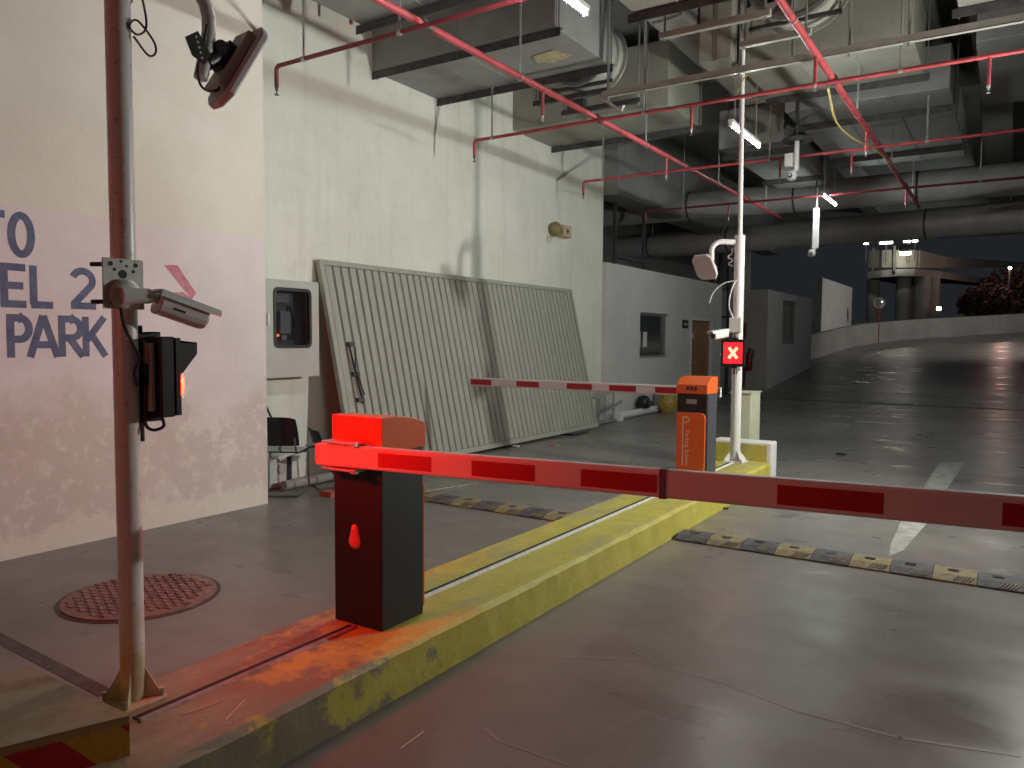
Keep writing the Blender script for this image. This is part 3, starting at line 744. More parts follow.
for zz in (1.70, 1.83):
    MB().ring((PN[0], PN[1], zz-.008), (0, 0, 1), r+.001, r+.006, .016, 24).build('band_clamp', M_galv, cc)
    MB().tube([(PN[0]+r-.03, 1.53, zz), (PN[0]+r+.006, 1.548, zz)], .008, 8).build('clamp_bolt', M_black, cc)
MB().lathe((PN[0]+r+.0105, 1.625, 1.725), [(.058, 0), (.058, .012), (.05, .02), (.04, .024)], 24, (1, 0, 0)).build('flange', M_zinc, cc)
a0 = Vector((PN[0]+r+.03, 1.60, 1.722)); a1 = Vector((PN[0]+r+.045, 1.70, 1.726)); a2 = Vector((PN[0]+r+.045, 1.728, 1.718))
MB().tube([a0, a1], [.032, .027], 16).build('support_arm', M_white, cc)
MB().tube([a1, a2], .016, 12).build('ball_joint', M_white, cc)
bullet_camera(Vector((PN[0]+r+.045, 1.725, 1.705)), (.03, .235, -.075), cc, .19, .041)
MB().tube(smooth([(PN[0]+r+.025, 1.60, 1.69), (PN[0]+r+.02, 1.615, 1.62), (PN[0]+r+.015, 1.65, 1.55), (PN[0]+r+.015, 1.675, 1.50), (PN[0]+r+.015, 1.655, 1.45), (PN[0]+r+.01, 1.665, 1.40)]), .006, 8).build('camera_cable', M_wire, cc)

def signal(px, py, s, zc, label, cross, lensmat, grp='red lane signals'):
    hw = .125 if cross else .098; fw_ = hw+.004; iw = fw_-.024
    """signal head clamped to a pole at px,py facing s*Y"""
    t = thing('lane_signal', (px, py+s*.12, zc-.15), label, 'traffic signal', grp)
    Y = lambda d: py+s*d
    MB().box((px-.02, Y(.043), zc-.24), (px+.02, Y(.055), zc+.19)).build('mounting_rail', M_black, t)
    for zz in (zc+.155, zc-.155): MB().box((px-.03, Y(.03), zz-.012), (px+.03, Y(.12), zz+.012)).build('bracket', M_black, t)
    MB().box((px-hw+.025, Y(.055), zc-.125), (px+hw-.025, Y(.067), zc+.125)).build('rear_plate', M_greyplas, t)
    MB().box((px-hw, Y(.075), zc-.15), (px+hw, Y(.135), zc+.15), bev=.006).build('housing', M_black, t)
    fr = MB(); y0, y1 = Y(.135), Y(.155)
    fr.box((px-fw_, y0, zc-.145), (px+fw_, y1, zc-.115)); fr.box((px-fw_, y0, zc+.115), (px+fw_, y1, zc+.145)); fr.box((px-fw_, y0, zc-.115), (px-iw, y1, zc+.115)); fr.box((px+iw, y0, zc-.115), (px+fw_, y1, zc+.115))
    fr.build('front_frame', M_black, t)
    if cross:
        ln = MB().box((px-iw, Y(.135), zc-.115), (px+iw, Y(.143), zc+.115)).build('lens', M_lensback, t)
        for sg in (1, -1):
            M = Matrix.Translation((px, Y(.147), zc)) @ Matrix.Rotation(sg*math.radians(38), 4, 'Y')
            MB().box((-.016, -.003, -.075), (.016, .003, .075), M, .002).build('led_cross_bar', lensmat, ln)
    else:
        MB().box((px-iw, Y(.135), zc-.115), (px+iw, Y(.143), zc+.115)).build('lens_panel', M_black, t)
        MB().lathe((px, Y(.14), zc-.03), [(.077, 0), (.077, .038), (.07, .05), (.048, .058), (.02, .062)], 24, (0, s, 0)).build('lens', lensmat, t)
    # visor
    vs = MB(); w_ = fw_
    pf = [(Y(.155), zc+.135), (Y(.225), zc+.128), (Y(.225), zc+.085), (Y(.155), zc+.005)]
    for xx in (px-w_, px+w_-.006): vs.prism([(xx, a, b) for a, b in pf], (.006, 0, 0))
    vs.prism([(px-w_, Y(.155), zc+.128), (px-w_, Y(.225), zc+.121), (px-w_, Y(.225), zc+.128), (px-w_, Y(.155), zc+.135)], (2*w_, 0, 0))
    if not cross: vs.build('visor', M_black, t)
    MB().tube(smooth([(px+.06, Y(.10), zc-.15), (px+.07, Y(.10), zc-.185), (px+.06, Y(.06), zc-.195), (px+.04, Y(.045), zc-.16), (px+.045, Y(.05), zc-.02), (px+.045, Y(.05), zc+.05)]), .006, 8).build('signal_cable', M_wire if not cross else M_white, t)
    return t
sg_ = signal(PN[0], PN[1], 1, 1.43, 'black signal with glowing orange-red lens on the near pole', False, M_lens)

for root in (pn, ta, cc, sg_): root.location += Vector((.085, -.055, 0))
# ------------------------------------------------------------------ far pole
PF = (-2.555, 8.60); r2 = .056
pf_ = thing('signal_pole', (PF[0], PF[1], TOP), 'far bright white pole behind the orange barrier cabinet', 'pole', 'barrier poles')
MB().tube([(PF[0], PF[1], TOP+.01), (PF[0], PF[1], 2.74)], r2, 24).build('post', M_pole, pf_)
base_plate(pf_, PF[0], PF[1], r2, .12)
MB().tube([(PF[0], PF[1], 2.73), (PF[0]-.03, PF[1], 6.0)], .026, 12).build('riser_conduit', M_endwhite, pf_)
dd = Vector((-.86, -.5, 0)); q = Vector((PF[0], PF[1], 0))
an = [q+Vector((0, 0, 2.66))]
for a in range(90, -1, -15): an.append(q+dd*(.20+.11*math.cos(math.radians(a)))+Vector((0, 0, 2.56+.11*math.sin(math.radians(a)))))
an += [q+dd*.305+Vector((0, 0, 2.45)), q+dd*.27+Vector((0, 0, 2.36))]
MB().tube(an, .028, 14).build('bent_arm', M_pole, pf_)
MB().tube(smooth([q+Vector((-.07, -.03, 2.60)), q+Vector((-.075, -.03, 2.55)), q+Vector((-.12, -.03, 2.50)), q+Vector((-.06, -.03, 2.47)), q+Vector((-.11, -.03, 2.43)), q+Vector((-.06, -.03, 2.40))]), .008, 6).build('loose_cable', M_white, pf_)
pcf = q+Vector((-.30, -.26, 2.385))
tb, Mb = antenna(pcf, (-.30, -.80, -.52), 'pale antenna panel hanging from the far white pole arm', .27, .30)
MB().tube([pcf+Vector((.03, .09, .06)), pcf+Vector((.01, .03, .02))], .03, 10).build('clamp', M_white, tb)
jb = thing('junction_box', (PF[0], PF[1]-.1, 1.65), 'white junction box strapped to the far pole above the red cross', 'junction box')
MB().box((PF[0]-.07, PF[1]-.11, 1.66), (PF[0]+.07, PF[1]-.05, 1.83), bev=.008).build('box', M_white, jb)
MB().box((PF[0]-.062, PF[1]-.116, 1.668), (PF[0]+.062, PF[1]-.11, 1.822), bev=.003).build('lid', M_white, jb)
MB().tube(smooth([(PF[0]-.03, PF[1]-.08, 1.82), (PF[0]-.08, PF[1]-.08, 1.95), (PF[0]-.07, PF[1]-.07, 2.10), (PF[0]-.03, PF[1]-.06, 2.22), (PF[0]-.01, PF[1]-.06, 2.25)]), .008, 8).build('cable_loop', M_white, jb)
MB().tube(smooth([(PF[0]-.02, PF[1]-.06, 2.24), (PF[0]-.15, PF[1]-.07, 2.21), (PF[0]-.26, PF[1]-.07, 2.12), (PF[0]-.31, PF[1]-.07, 2.0)]), .007, 8).build('stray_cable', M_white, jb)
c2_ = thing('bullet_camera', (PF[0]-.1, PF[1]-.1, 1.62), 'white bullet camera on the far pole aiming at the lane', 'camera', 'security cameras')
MB().tube([(PF[0]-.06, PF[1]-.08, 1.70), (PF[0]-.10, PF[1]-.10, 1.69), (PF[0]-.12, PF[1]-.11, 1.665)], .014, 10).build('support_arm', M_white, c2_)
bullet_camera(Vector((PF[0]-.10, PF[1]-.09, 1.655)), (-.13, -.235, -.035), c2_, .20, .045)
signal(PF[0]-.005, PF[1], -1, 1.44, 'signal showing a red cross on the far white pole', True, M_lensx)
# cream box behind the end block
cb = thing('control_cabinet', (-2.70, 9.4, 0), 'cream upright control box behind the far island end', 'cabinet')
MB().box((-2.80, 9.22, 0), (-2.56, 9.62, .945), bev=.006).build('cabinet_body', M_cream, cb)
MB().box((-2.56, 9.25, .08), (-2.553, 9.59, .90), bev=.002).build('door', M_cream, cb)
MB().box((-2.79, 9.212, .08), (-2.57, 9.221, .90), bev=.002).build('side_panel', M_cream, cb)
MB().box((-2.82, 9.20, .945), (-2.54, 9.64, .957), bev=.003).build('top_cap', M_cream, cb)

# red signal of the left-hand exit behind the viewer (real unit on its own post)
rp_ = thing('signal_pole', (-2.3, -2.4, 0), 'white pole with red signal standing behind the striped kerb block', 'pole', 'barrier poles')
MB().tube([(-2.3, -2.4, .0), (-2.3, -2.4, 2.7)], .043, 16).build('post', M_pole, rp_)
MB().box((-2.4, -2.5, 0), (-2.2, -2.3, .012)).build('base_plate', M_pole, rp_)
signal(-2.3, -2.4, 1, 1.75, 'black signal with red lens on the pole behind the striped block', False, M_lensrear)

# ------------------------------------------------------------------ leaning gate
GY0, GY1 = 6.2, 12.2; gxb, gxt, gh = -6.06, -6.615, 2.43
gt = thing('leaning_gate', (gxb, 9.2, 0.02), 'grey ribbed metal gate leaning against the cream wall', 'gate')
ang = math.atan2(gxb-gxt, gh); GL = math.hypot(gxb-gxt, gh)
def GM(y, u, n):  # y along wall, u up the gate, n out of the gate face
    return Vector((gxb-math.sin(ang)*u+math.cos(ang)*n, y, .04+math.cos(ang)*u+math.sin(ang)*n))
def gbox(y0, y1, u0, u1, n0, n1):
    vs = [GM(y, u, n) for y in (y0, y1) for u in (u0, u1) for n in (n0, n1)]
    return vs, [(0, 1, 3, 2), (4, 6, 7, 5), (0, 2, 6, 4), (1, 5, 7, 3), (0, 4, 5, 1), (2, 3, 7, 6)]
MB().add(*gbox(GY0, GY1, 0, .07, -.06, .0)).build('bottom_rail', M_gate, gt)
MB().add(*gbox(GY0, GY1, GL-.06, GL, -.06, .0)).build('top_rail', M_gate, gt)
for a, b_ in ((GY0, GY0+.07), (GY1-.07, GY1)): MB().add(*gbox(a, b_, .07, GL-.06, -.06, .0)).build('side_rail', M_gate, gt)
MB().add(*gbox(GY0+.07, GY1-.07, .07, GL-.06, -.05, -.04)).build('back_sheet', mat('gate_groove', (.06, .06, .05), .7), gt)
NS = 45; pitch = (GY1-GY0-.14)/NS
first = None
for i in range(NS):
    y = GY0+.07+pitch*(i+.5)
    if first is None:
        hw_ = pitch*.43; mb = MB(); u0, u1 = .075, GL-.065
        pr = [(-hw_, -.04), (-hw_*.82, -.012), (hw_*.82, -.012), (hw_, -.04)]
        vs = [GM(y+p[0], u, p[1]) for u in (u0, u1) for p in pr]
        mb.add(vs, [[0, 1, 2, 3], [4, 5, 6, 7]]+[[k, (k+1) % 4, 4+(k+1) % 4, 4+k] for k in range(4)])
        first = mb.build('slat', M_gate, gt); f0 = WORG[first.name].copy()
    else: share(first, 'slat', f0+Vector((0, pitch*i, 0)), gt)
lt = MB(); p = lambda px, py: None
MB().tube([GM(6.42, 1.50, .02), GM(6.46, 1.05, .02), GM(6.49, .80, .02)], .012, 8).build('drop_bolt', M_black, gt)
for u in (1.50, 1.15, .85): MB().add(*gbox(6.41, 6.51, u-.025, u+.025, -.012, .03)).build('bolt_bracket', M_steel, gt)
MB().tube([GM(6.50, 1.45, .03), GM(6.44, 1.2, .035), GM(6.52, .9, .03)], .008, 6).build('bolt_chain', M_black, gt)
MB().box((-6.25, 6.4, 0), (-6.02, 6.5, .045)).build('timber_block', M_trunk, label='short timber block under the near end of the leaning gate', cat='block')
MB().prism([(-6.22, 11.05, 0), (-5.9, 11.05, 0), (-5.92, 11.05, .03), (-6.1, 11.05, .042), (-6.22, 11.05, .042)], (0, .5, 0)).build('rubber_wedge', M_black, label='black rubber wedge under the far end of the leaning gate', cat='wedge')

# ------------------------------------------------------------------ wall cabinet
WX = -6.45; wc = thing('wall_cabinet', (-6.58, 5.62, 1.15), 'light grey wall cabinet with a framed viewing window', 'cabinet')
cy0, cy1, cz0, cz1 = 5.10, 6.035, 1.155, 2.185
wy0, wy1, wz0, wz1 = 5.42, 5.91, 1.48, 2.09
mb = MB(); mb.box((-6.7, cy0, cz0), (-6.66, cy1, cz1))
mb.box((-6.66, cy0, cz0), (WX-.02, cy0+.02, cz1)); mb.box((-6.66, cy1-.02, cz0), (WX-.02, cy1, cz1)); mb.box((-6.66, cy0+.02, cz0), (WX-.02, cy1-.02, cz0+.02)); mb.box((-6.66, cy0+.02, cz1-.02), (WX-.02, cy1-.02, cz1))
mb.build('cabinet_body', M_cabinet, wc)
mb = MB()
for a, b_, c, d in ((cy0+.01, wy0, cz0, cz1), (wy1, cy1, cz0, cz1), (wy0, wy1, cz0, wz0), (wy0, wy1, wz1, cz1)): mb.box((WX-.02, a, c), (WX, b_, d))
dd_ = mb.build('door', M_cabinet, wc)
def rrect(y0, y1, z0, z1, r, n=5):
    out = []
    for cx_, cz_, a0 in ((y1-r, z1-r, 0), (y0+r, z1-r, 90), (y0+r, z0+r, 180), (y1-r, z0+r, 270)):
        for i in range(n+1):
            a = math.radians(a0+90*i/n); out.append((cx_+r*math.cos(a), cz_+r*math.sin(a)))
    return out
o1 = rrect(wy0-.015, wy1+.015, wz0-.015, wz1+.015, .06); o2 = rrect(wy0+.018, wy1-.018, wz0+.018, wz1-.018, .045); n = len(o1)
vs = [(x, p[0], p[1]) for x in (WX-.021, WX+.008) for ring in (o1, o2) for p in ring]; fs = []
for i in range(n):
    j = (i+1) % n
    fs += [[i, j, n+j, n+i], [2*n+i, 2*n+j, 3*n+j, 3*n+i], [i, j, 2*n+j, 2*n+i], [n+i, n+j, 3*n+j, 3*n+i]]
MB().add(vs, fs).build('window_gasket', M_black, dd_)
MB().box((WX-.014, wy0+.01, wz0+.01), (WX-.010, wy1-.01, wz1-.01)).build('pane', M_pane, dd_)
MB().box((WX-.001, cy0+.22, 1.70), (WX+.018, cy0+.25, 1.83), bev=.004).build('handle', M_white, dd_)
MB().box((-6.659, cy0+.03, cz0+.03), (-6.64, cy1-.03, cz1-.03)).build('mounting_board', mat('dark_board', (.2, .2, .21), .6), wc)
MB().box((-6.64, 5.50, 1.95), (-6.56, 5.72, 2.05), bev=.005).build('breaker_row', M_greyplas, wc)
MB().box((-6.64, 5.60, 1.62), (-6.57, 5.74, 1.86), bev=.005).build('meter', mat('meter_grey', (.42, .42, .43), .4), wc)
MB().tube(smooth([(-6.60, 5.78, 1.55), (-6.60, 5.80, 1.75), (-6.60, 5.76, 1.92)]), .012, 8).build('loom', M_wire, wc)
MB().box((-6.60, 5.63, 1.55), (-6.58, 5.69, 1.60)).build('tag', M_paper, wc)
MB().tube([(-6.60, 5.58, 1.60), (-6.58, 5.58, 1.60)], .015, 10).build('indicator', mat('orange_indicator', (.5, .1, .02), .4, emit=(1, .2, .05), estr=1.2), wc)
MB().tube(smooth([(-6.6, 5.28, 1.155), (-6.55, 5.30, 1.0), (-6.45, 5.36, .75), (-6.4, 5.45, .45)]), .012, 8).build('supply_cable', M_wire, wc)

# ------------------------------------------------------------------ chairs in the corner
def chair(x, y, rz, label, back_h=.80, m=M_shell, seat_z=.44):
    t = thing('stacking_chair', (x, y, 0), label, 'chair', 'old chairs in the corner')
    B = Vector((x, y, 0))
    # curved back: grid, local +Y is the chair's front
    def sheet(fn, nu, nv, th, name):
        vs = []; fs = []
        for s_ in (0, 1):
            for i in range(nu+1):
                for j in range(nv+1): vs.append(B+Vector(fn(i/nu, j/nv))+Vector(th)*s_)
        K = (nu+1)*(nv+1)
        for s_ in (0, 1):
            for i in range(nu):
                for j in range(nv): a = s_*K+i*(nv+1)+j; fs.append([a, a+1, a+nv+2, a+nv+1])
        for i in range(nu):
            for j in (0, nv): a = i*(nv+1)+j; fs.append([a, a+nv+1, K+a+nv+1, K+a])
        for j in range(nv):
            for i in (0, nu): a = i*(nv+1)+j; fs.append([a, a+1, K+a+1, K+a])
        return MB().add(vs, fs, True).build(name, m, t)
    def rear(u, v):
        w_ = .215*(1-.10*v**3) ; xx = (u-.5)*2*w_
        return (xx, -.20-.05*v+.10*(u-.5)**2*2-.0, seat_z+.07+(back_h-seat_z-.07)*(v-.08*(2*u-1)**4*v))
    sheet(rear, 8, 6, (0, .012, 0), 'backrest')
    def seat(u, v): return ((u-.5)*.43, -.18+.40*v, seat_z-.015*math.sin(PI*u)*math.sin(PI*v)-.03*max(0, v-.8)*5*.2)
    sheet(seat, 8, 6, (0, 0, .014), 'seat')
    for sx in (-1, 1):
        X = sx*.20
        MB().tube([B+Vector((X, -.24, back_h-.2)), B+Vector((X, -.20, seat_z)), B+Vector((X, .18, seat_z-.02)), B+Vector((X, .20, .02)), B+Vector((X, -.19, .012))], .011, 8).build('side_frame', M_chrome, t)
    MB().tube([B+Vector((-.20, -.19, .012)), B+Vector((.20, -.19, .012))], .011, 8).build('floor_bar', M_chrome, t)
    MB().tube([B+Vector((-.20, .1, seat_z-.025)), B+Vector((.20, .1, seat_z-.025))], .009, 8).build('seat_rail', M_chrome, t)
    t.rotation_euler.z = rz
    return t
chair(-6.13, 5.24, math.radians(30), 'glossy black plastic chair with wire legs beside the wall corner', .80)
chair(-6.04, 5.83, math.radians(-30), 'second dark chair behind the glossy black one', .62, M_char, .40)
# clutter under the chairs
ch = thing('cardboard_box', (-6.5, 5.35, 0), 'small white box on the floor behind the chairs', 'box')
MB().box((-6.62, 5.28, 0), (-6.38, 5.58, .34), bev=.006).build('carton', M_paper, ch)
MB().tube([(-6.375, 5.43, .2), (-6.37, 5.43, .2)], .06, 16).build('round_mark', M_greyplas, ch)
MB().box((-6.375, 5.50, .05), (-6.37, 5.56, .32)).build('tape', M_char, ch)
MB().tube([(-6.25, 5.35, .05), (-6.25, 6.0, .05)], .05, 12).build('grey_pipe_offcut', M_conc, label='short grey pipe offcut lying under the chairs', cat='pipe')
MB().box((-5.74, 5.36, 0), (-5.58, 5.50, .05)).build('broken_brick', mat('brick_red', (.35, .10, .06), .8, var=.3, scale=20), label='broken red brick on the floor by the chairs', cat='brick')
MB().box((-5.62, 5.62, 0), (-5.40, 5.76, .10), bev=.01).build('toolbox', M_char, label='small dark box on the floor behind the near barrier', cat='box')

# ------------------------------------------------------------------ clutter by the white room
bt = thing('folding_bench', (-6.35, 12.9, 0), 'broken grey metal bench beyond the leaning gate', 'bench')
zb = .58
MB().prism([(-6.50, 12.45, .50), (-6.22, 12.45, .50), (-6.22, 13.55, .62), (-6.50, 13.55, .62)], (0, 0, .03)).build('seat_board', M_gate, bt)
for y in (12.62, 12.72): MB().tube([(-6.3, y, 0.0), (-6.3, y+.02, .52)], .02, 8).build('leg', M_galv, bt)
MB().tube([(-6.3, 12.7, .18), (-6.3, 13.7, .38)], .03, 8).build('brace', M_galv, bt)
MB().tube([(-6.33, 12.6, .03), (-6.33, 13.5, .03)], .03, 8).build('foot_bar', M_galv, bt)
MB().tube([(-6.33, 13.4, .0), (-6.33, 13.4, .56)], .015, 8).build('leg', M_galv, bt)
MB().tube([(-6.42, 13.75, .075), (-6.42, 15.9, .075)], .075, 14).build('white_pipe', M_endwhite, label='white plastic pipe lying along the white room wall', cat='pipe')
MB().box((-6.42, 13.57, 0), (-6.26, 13.72, .17), bev=.01).build('concrete_foot', M_endwhite, label='white concrete foot at the end of the white pipe', cat='block')
hm = thing('black_helmet', (-6.40, 14.75, .15), 'black helmet resting on the white pipe', 'helmet')
MB().lathe((-6.42, 15.05, .151), [(.12, 0), (.15, .06), (.155, .13), (.13, .20), (.08, .25), (.02, .265)], 18).build('shell', M_black, hm)
MB().prism([(-6.268, 14.95, .22), (-6.258, 14.95, .30), (-6.258, 15.15, .30), (-6.268, 15.15, .22)], (-.012, 0, 0)).build('visor', M_glassdark, hm)
pt = thing('glazed_pot', (-6.15, 15.75, 0), 'yellow brown glazed pot with jagged rim behind the far barrier', 'pot')
MB().lathe((-6.15, 15.75, 0), [(.14, 0), (.17, .05), (.20, .16), (.21, .26), (.17, .36), (.18, .42), (.16, .42)], 18).build('pot_body', M_potyel, pt)
for k in range(9):
    a = 2*PI*k/9; c = Vector((-6.15+.165*math.cos(a), 15.75+.165*math.sin(a), .415)); d = Vector((-math.sin(a), math.cos(a), 0))*.05
    MB().prism([c-d, c+d, c+Vector((0, 0, .1))], Vector((math.cos(a), math.sin(a), 0))*.015).build('rim_point', M_potyel, pt)
MB().box((-6.55, 15.95, 0), (-6.25, 16.35, .46), bev=.006).build('grey_box', M_greyplas, label='plain grey box against the white wall beside the pot', cat='box')

# wall lamp on the cream wall
wl = thing('wall_sounder', (-6.65, 11.75, 3.4), 'small beige and dark device high on the cream wall', 'wall device')
MB().box((-6.7, 11.78, 3.36), (-6.56, 12.08, 3.56), bev=.008).build('beige_box', mat('beige_plastic', (.50, .42, .24), .5), wl)
MB().lathe((-6.62, 11.78, 3.46), [(.06, 0), (.07, .10), (.13, .20), (.10, .27), (.03, .32)], 14, (0, -1, 0)).build('horn', mat('olive_horn', (.22, .19, .08), .5), wl)
MB().tube([(-6.561, 11.93, 3.46), (-6.556, 11.93, 3.46)], .04, 12).build('port', M_black, wl)
MB().ring((-6.66, 11.45, 3.27), (1, 0, 0), .05, .06, .01, 16).build('cable_ring', M_greyplas, wl)

# alcove pipes and extinguisher
ap = thing('riser_pipes', (-6.5, 21.3, 0), 'dark grey riser pipes in the alcove behind the far pole', 'pipework')
for dx in (0, .25, .5): MB().tube([(-7.3+dx, 21.9, 0), (-7.3+dx, 21.9, 4.2)], .05, 10).build('riser', M_steel, ap)
MB().tube([(-7.4, 21.85, 2.3), (-6.5, 21.85, 2.2)], .03, 8).build('cross_pipe', M_steel, ap)
ex = thing('fire_extinguisher', (-6.65, 23.0, .9), 'red fire extinguisher hanging on the dim end wall', 'fire extinguisher')
ep = onY(748.5, 362, 22.95)
MB().lathe((ep.x, 23.0, ep.z-.25), [(.09, 0), (.10, .03), (.10, .45), (.07, .54), (.035, .57)], 16).build('cylinder', M_ext, ex)
MB().tube([(ep.x, 23.0, ep.z+.30), (ep.x, 23.0, ep.z+.42)], .03, 8).build('valve', M_black, ex)
MB().tube(smooth([(ep.x, 23.0, ep.z+.38), (ep.x+.12, 22.98, ep.z+.34), (ep.x+.13, 22.96, ep.z+.1)]), .015, 8).build('hose', M_black, ex)
MB().box((ep.x-.05, 23.0, ep.z), (ep.x+.05, 23.1, ep.z+.05)).build('wall_bracket', M_steel, ex)
ep2 = onY(742, 362, 22.95)
MB().tube([(ep2.x, 23.02, .2), (ep2.x, 23.02, 2.1)], .09, 12).build('red_standpipe', M_redpipe_d, label='dark red standpipe beside the extinguisher', cat='pipe')

# ================================================================== OVERHEAD
SOLID = []     # overhead boxes: rods that meet one are fixed to its underside
def ztop(x, y, z0):
    z = 6.0
    for (a, b) in SOLID:
        if a[0]-.02 < x < b[0]+.02 and a[1]-.02 < y < b[1]+.02 and a[2] > z0: z = min(z, a[2])
    return z
def hanger(t, x, y, z0, m=M_galv, r=.012, free=True): MB().tube([(x, y, z0), (x, y, ztop(x, y, z0) if free else 6.0)], r, 6).build('hanger_rod', m, t)
def unit(name, a, b, label, cat, m=M_duct, angles=(), rods=True, seams=3):
    x0, y0, z0 = a; x1, y1, z1 = b
    t = thing(name, ((x0+x1)/2, (y0+y1)/2, z0), label, cat, 'ceiling ducts')
    c = MB().box(a, b, bev=.01).build('casing', m, t)
    for k in range(1, seams):
        xx = x0+(x1-x0)*k/seams
        MB().box((xx-.012, y0-.008, z0-.008), (xx+.012, y1+.008, z1)).build('seam_flange', m, c)
    for y in angles:
        g = MB(); xa, xb = x0-.05 if x0 > -6.6 else x0, x1+.06
        g.box((xa, y-.03, z0-.018), (xb, y+.03, z0-.01)); g.box((xa, y-.03, z0-.098), (xb, y-.022, z0-.018)); g.build('support_angle', M_steel, t)
        for xx in (xa+.06, xb-.03): hanger(t, xx, y+.0, z0-.10, M_galv, .01, False)
    SOLID.append((a, b))
    return t
u1 = unit('air_handling_unit', (W2, 7.17, 4.84), (-4.12, 8.50, 5.75), 'big grey air unit box hung beside the cream wall, nearest', 'air duct', M_duct, (7.2, 8.47), seams=2)
MB().prism([(-4.75, 7.75, 4.829), (-4.45, 7.70, 4.829), (-4.35, 7.95, 4.829), (-4.6, 8.08, 4.829), (-4.8, 7.95, 4.829)], (0, 0, .004)).build('bare_patch', mat('tan_patch', (.42, .36, .22), .8, var=.3, scale=20), u1)
u0 = unit('air_handling_unit', (-5.85, 4.3, 4.86), (-4.12, 6.15, 5.75), 'grey air unit box cut off by the top left edge', 'air duct', M_duct, (6.1,), seams=2)
u2 = unit('air_handling_unit', (W2, 10.35, 4.85), (-4.12, 11.62, 5.75), 'second grey air unit box further along the cream wall', 'air duct', M_duct_cream, (11.6,), seams=2)
# axial fan between the two units
def fan(c, r, y0, y1, label):
    t = thing('axial_fan', (c[0], (y0+y1)/2, c[1]-r), label, 'fan', 'ceiling fans')
    cn = (c[0], 0, c[1])
    MB().ring((c[0], y0, c[1]), (0, 1, 0), r-.02, r, y1-y0, 32).build('fan_casing', M_duct_cream, t)
    for y in (y0, y1-.03): MB().ring((c[0], y, c[1]), (0, 1, 0), r-.01, r+.05, .03, 32).build('flange', M_galv, t)
    MB().lathe((c[0], y0+.1, c[1]), [(.04, 0), (.11, .05), (.11, .3)], 16, (0, 1, 0)).build('motor', M_steel, t)
    for k in range(6):
        a = 2*PI*k/6; d = Vector((math.cos(a), 0, math.sin(a))); n = Vector((-math.sin(a), 0, math.cos(a)))
        c0 = Vector((c[0], y0+.2, c[1])); p = [c0+d*.1-n*.03, c0+d*.1+n*.03+Vector((0, .04, 0)), c0+d*(r-.04)+n*.08+Vector((0, .07, 0)), c0+d*(r-.04)-n*.08]
        MB().prism(p, (0, .008, 0)).build('blade', M_galv, t)
    MB().box((c[0]-.45, y0+.05, c[1]-r-.06), (c[0]+.45, y0+.09, c[1]-r-.02)).build('support_rail', M_steel, t)
    for s_ in (-.43, .43): hanger(t, c[0]+s_, y0+.07, c[1]-r-.08)
    SOLID.append(((c[0]-r, y0, c[1]-r), (c[0]+r, y1, c[1]+r)))
    return t
fan((-4.62, 5.16), .40, 8.60, 9.10, 'round axial fan casing behind the nearest air unit')
fan((-1.95, 5.28), .44, 8.15, 8.65, 'round axial fan casing above the right lane near the top edge')
# small brackets under the fan
for k, (x0, x1, y, z) in enumerate(((-5.35, -4.25, 8.78, 4.62), (-5.25, -4.1, 9.35, 4.62))):
    t = thing('strut_bracket', ((x0+x1)/2, y, z), ['short dark strut below the axial fan, nearer one', 'short dark strut below the axial fan, farther one'][k], 'bracket', 'short struts')
    MB().box((x0, y-.03, z), (x1, y+.03, z+.06)).build('channel', M_steel, t)
    MB().box((x0+.1, y-.05, z+.06), (x0+.35, y+.05, z+.17)).build('vibration_mount', M_steel, t)
    for xx in (x0+.03, x1-.03): hanger(t, xx, y, z-.03)
unit('supply_duct', (-2.85, 9.45, 4.85), (-1.0, 10.8, 5.55), 'pale duct box with support angle above the right lane', 'air duct', M_duct_cream, (10.8,), seams=3)
unit('supply_duct', (-.55, 7.7, 4.85), (2.2, 8.9, 5.6), 'pale duct box at the top right corner', 'air duct', M_duct_cream, (8.9,), seams=3)
unit('supply_duct', (-3.3, 6.3, 4.85), (-2.35, 7.35, 5.5), 'pale duct box cut by the top edge over the island', 'air duct', M_duct_cream, (7.33,), seams=2)
unit('supply_duct', (-2.75, 11.2, 4.75), (-.75, 15.4, 5.3), 'wide olive grey duct behind the pale box over the right lane', 'air duct', M_duct, (12.0, 14.5), seams=3)
unit('supply_duct', (-.45, 10.3, 4.95), (3.5, 13.1, 5.35), 'flat wide duct at the right edge under the ceiling', 'air duct', M_duct, (), seams=4)
unit('supply_duct', (-4.0, 12.2, 4.6), (-3.0, 16.0, 5.2), 'grey duct running along the island beyond the second air unit', 'air duct', M_duct, (12.6, 15.0), seams=2)
unit('supply_duct', (-3.32, 9.3, 4.95), (-2.92, 11.3, 5.985), 'upright pale duct dropping between the air units and the lane duct', 'air duct', M_duct_cream, (), seams=2)
# long strut rail
lr = thing('strut_rail', (-1.5, 8.2, 4.37), 'long pale steel strut rail crossing above the far pole', 'strut rail')
MB().box((-4.06, 8.17, 4.37), (2.2, 8.175, 4.43)).box((-4.06, 8.17, 4.37), (2.2, 8.23, 4.376)).box((-4.06, 8.17, 4.43), (2.2, 8.23, 4.436)).build('channel', mat('pale_strut', (.45, .45, .40), .45, .4, var=.1, scale=8), lr)
for x in (-4.0, -3.55, -2.48, -1.42, -.9, .8): hanger(lr, x, 8.2, 4.33, M_galv, .014)
MB().tube([(-4.05, 8.2, 4.36), (-3.93, 8.25, 4.25), (-3.86, 8.27, 4.22), (-3.84, 8.27, 4.27)], .02, 8).build('hook', M_galv, lr)
sr = thing('strut_rail', (-2.5, 6.95, 4.6), 'short pale strut rail near the top edge above the lane', 'strut rail')
MB().box((-3.1, 7.5, 4.62), (-2.0, 7.56, 4.68)).build('channel', MATS['pale_strut'], sr)
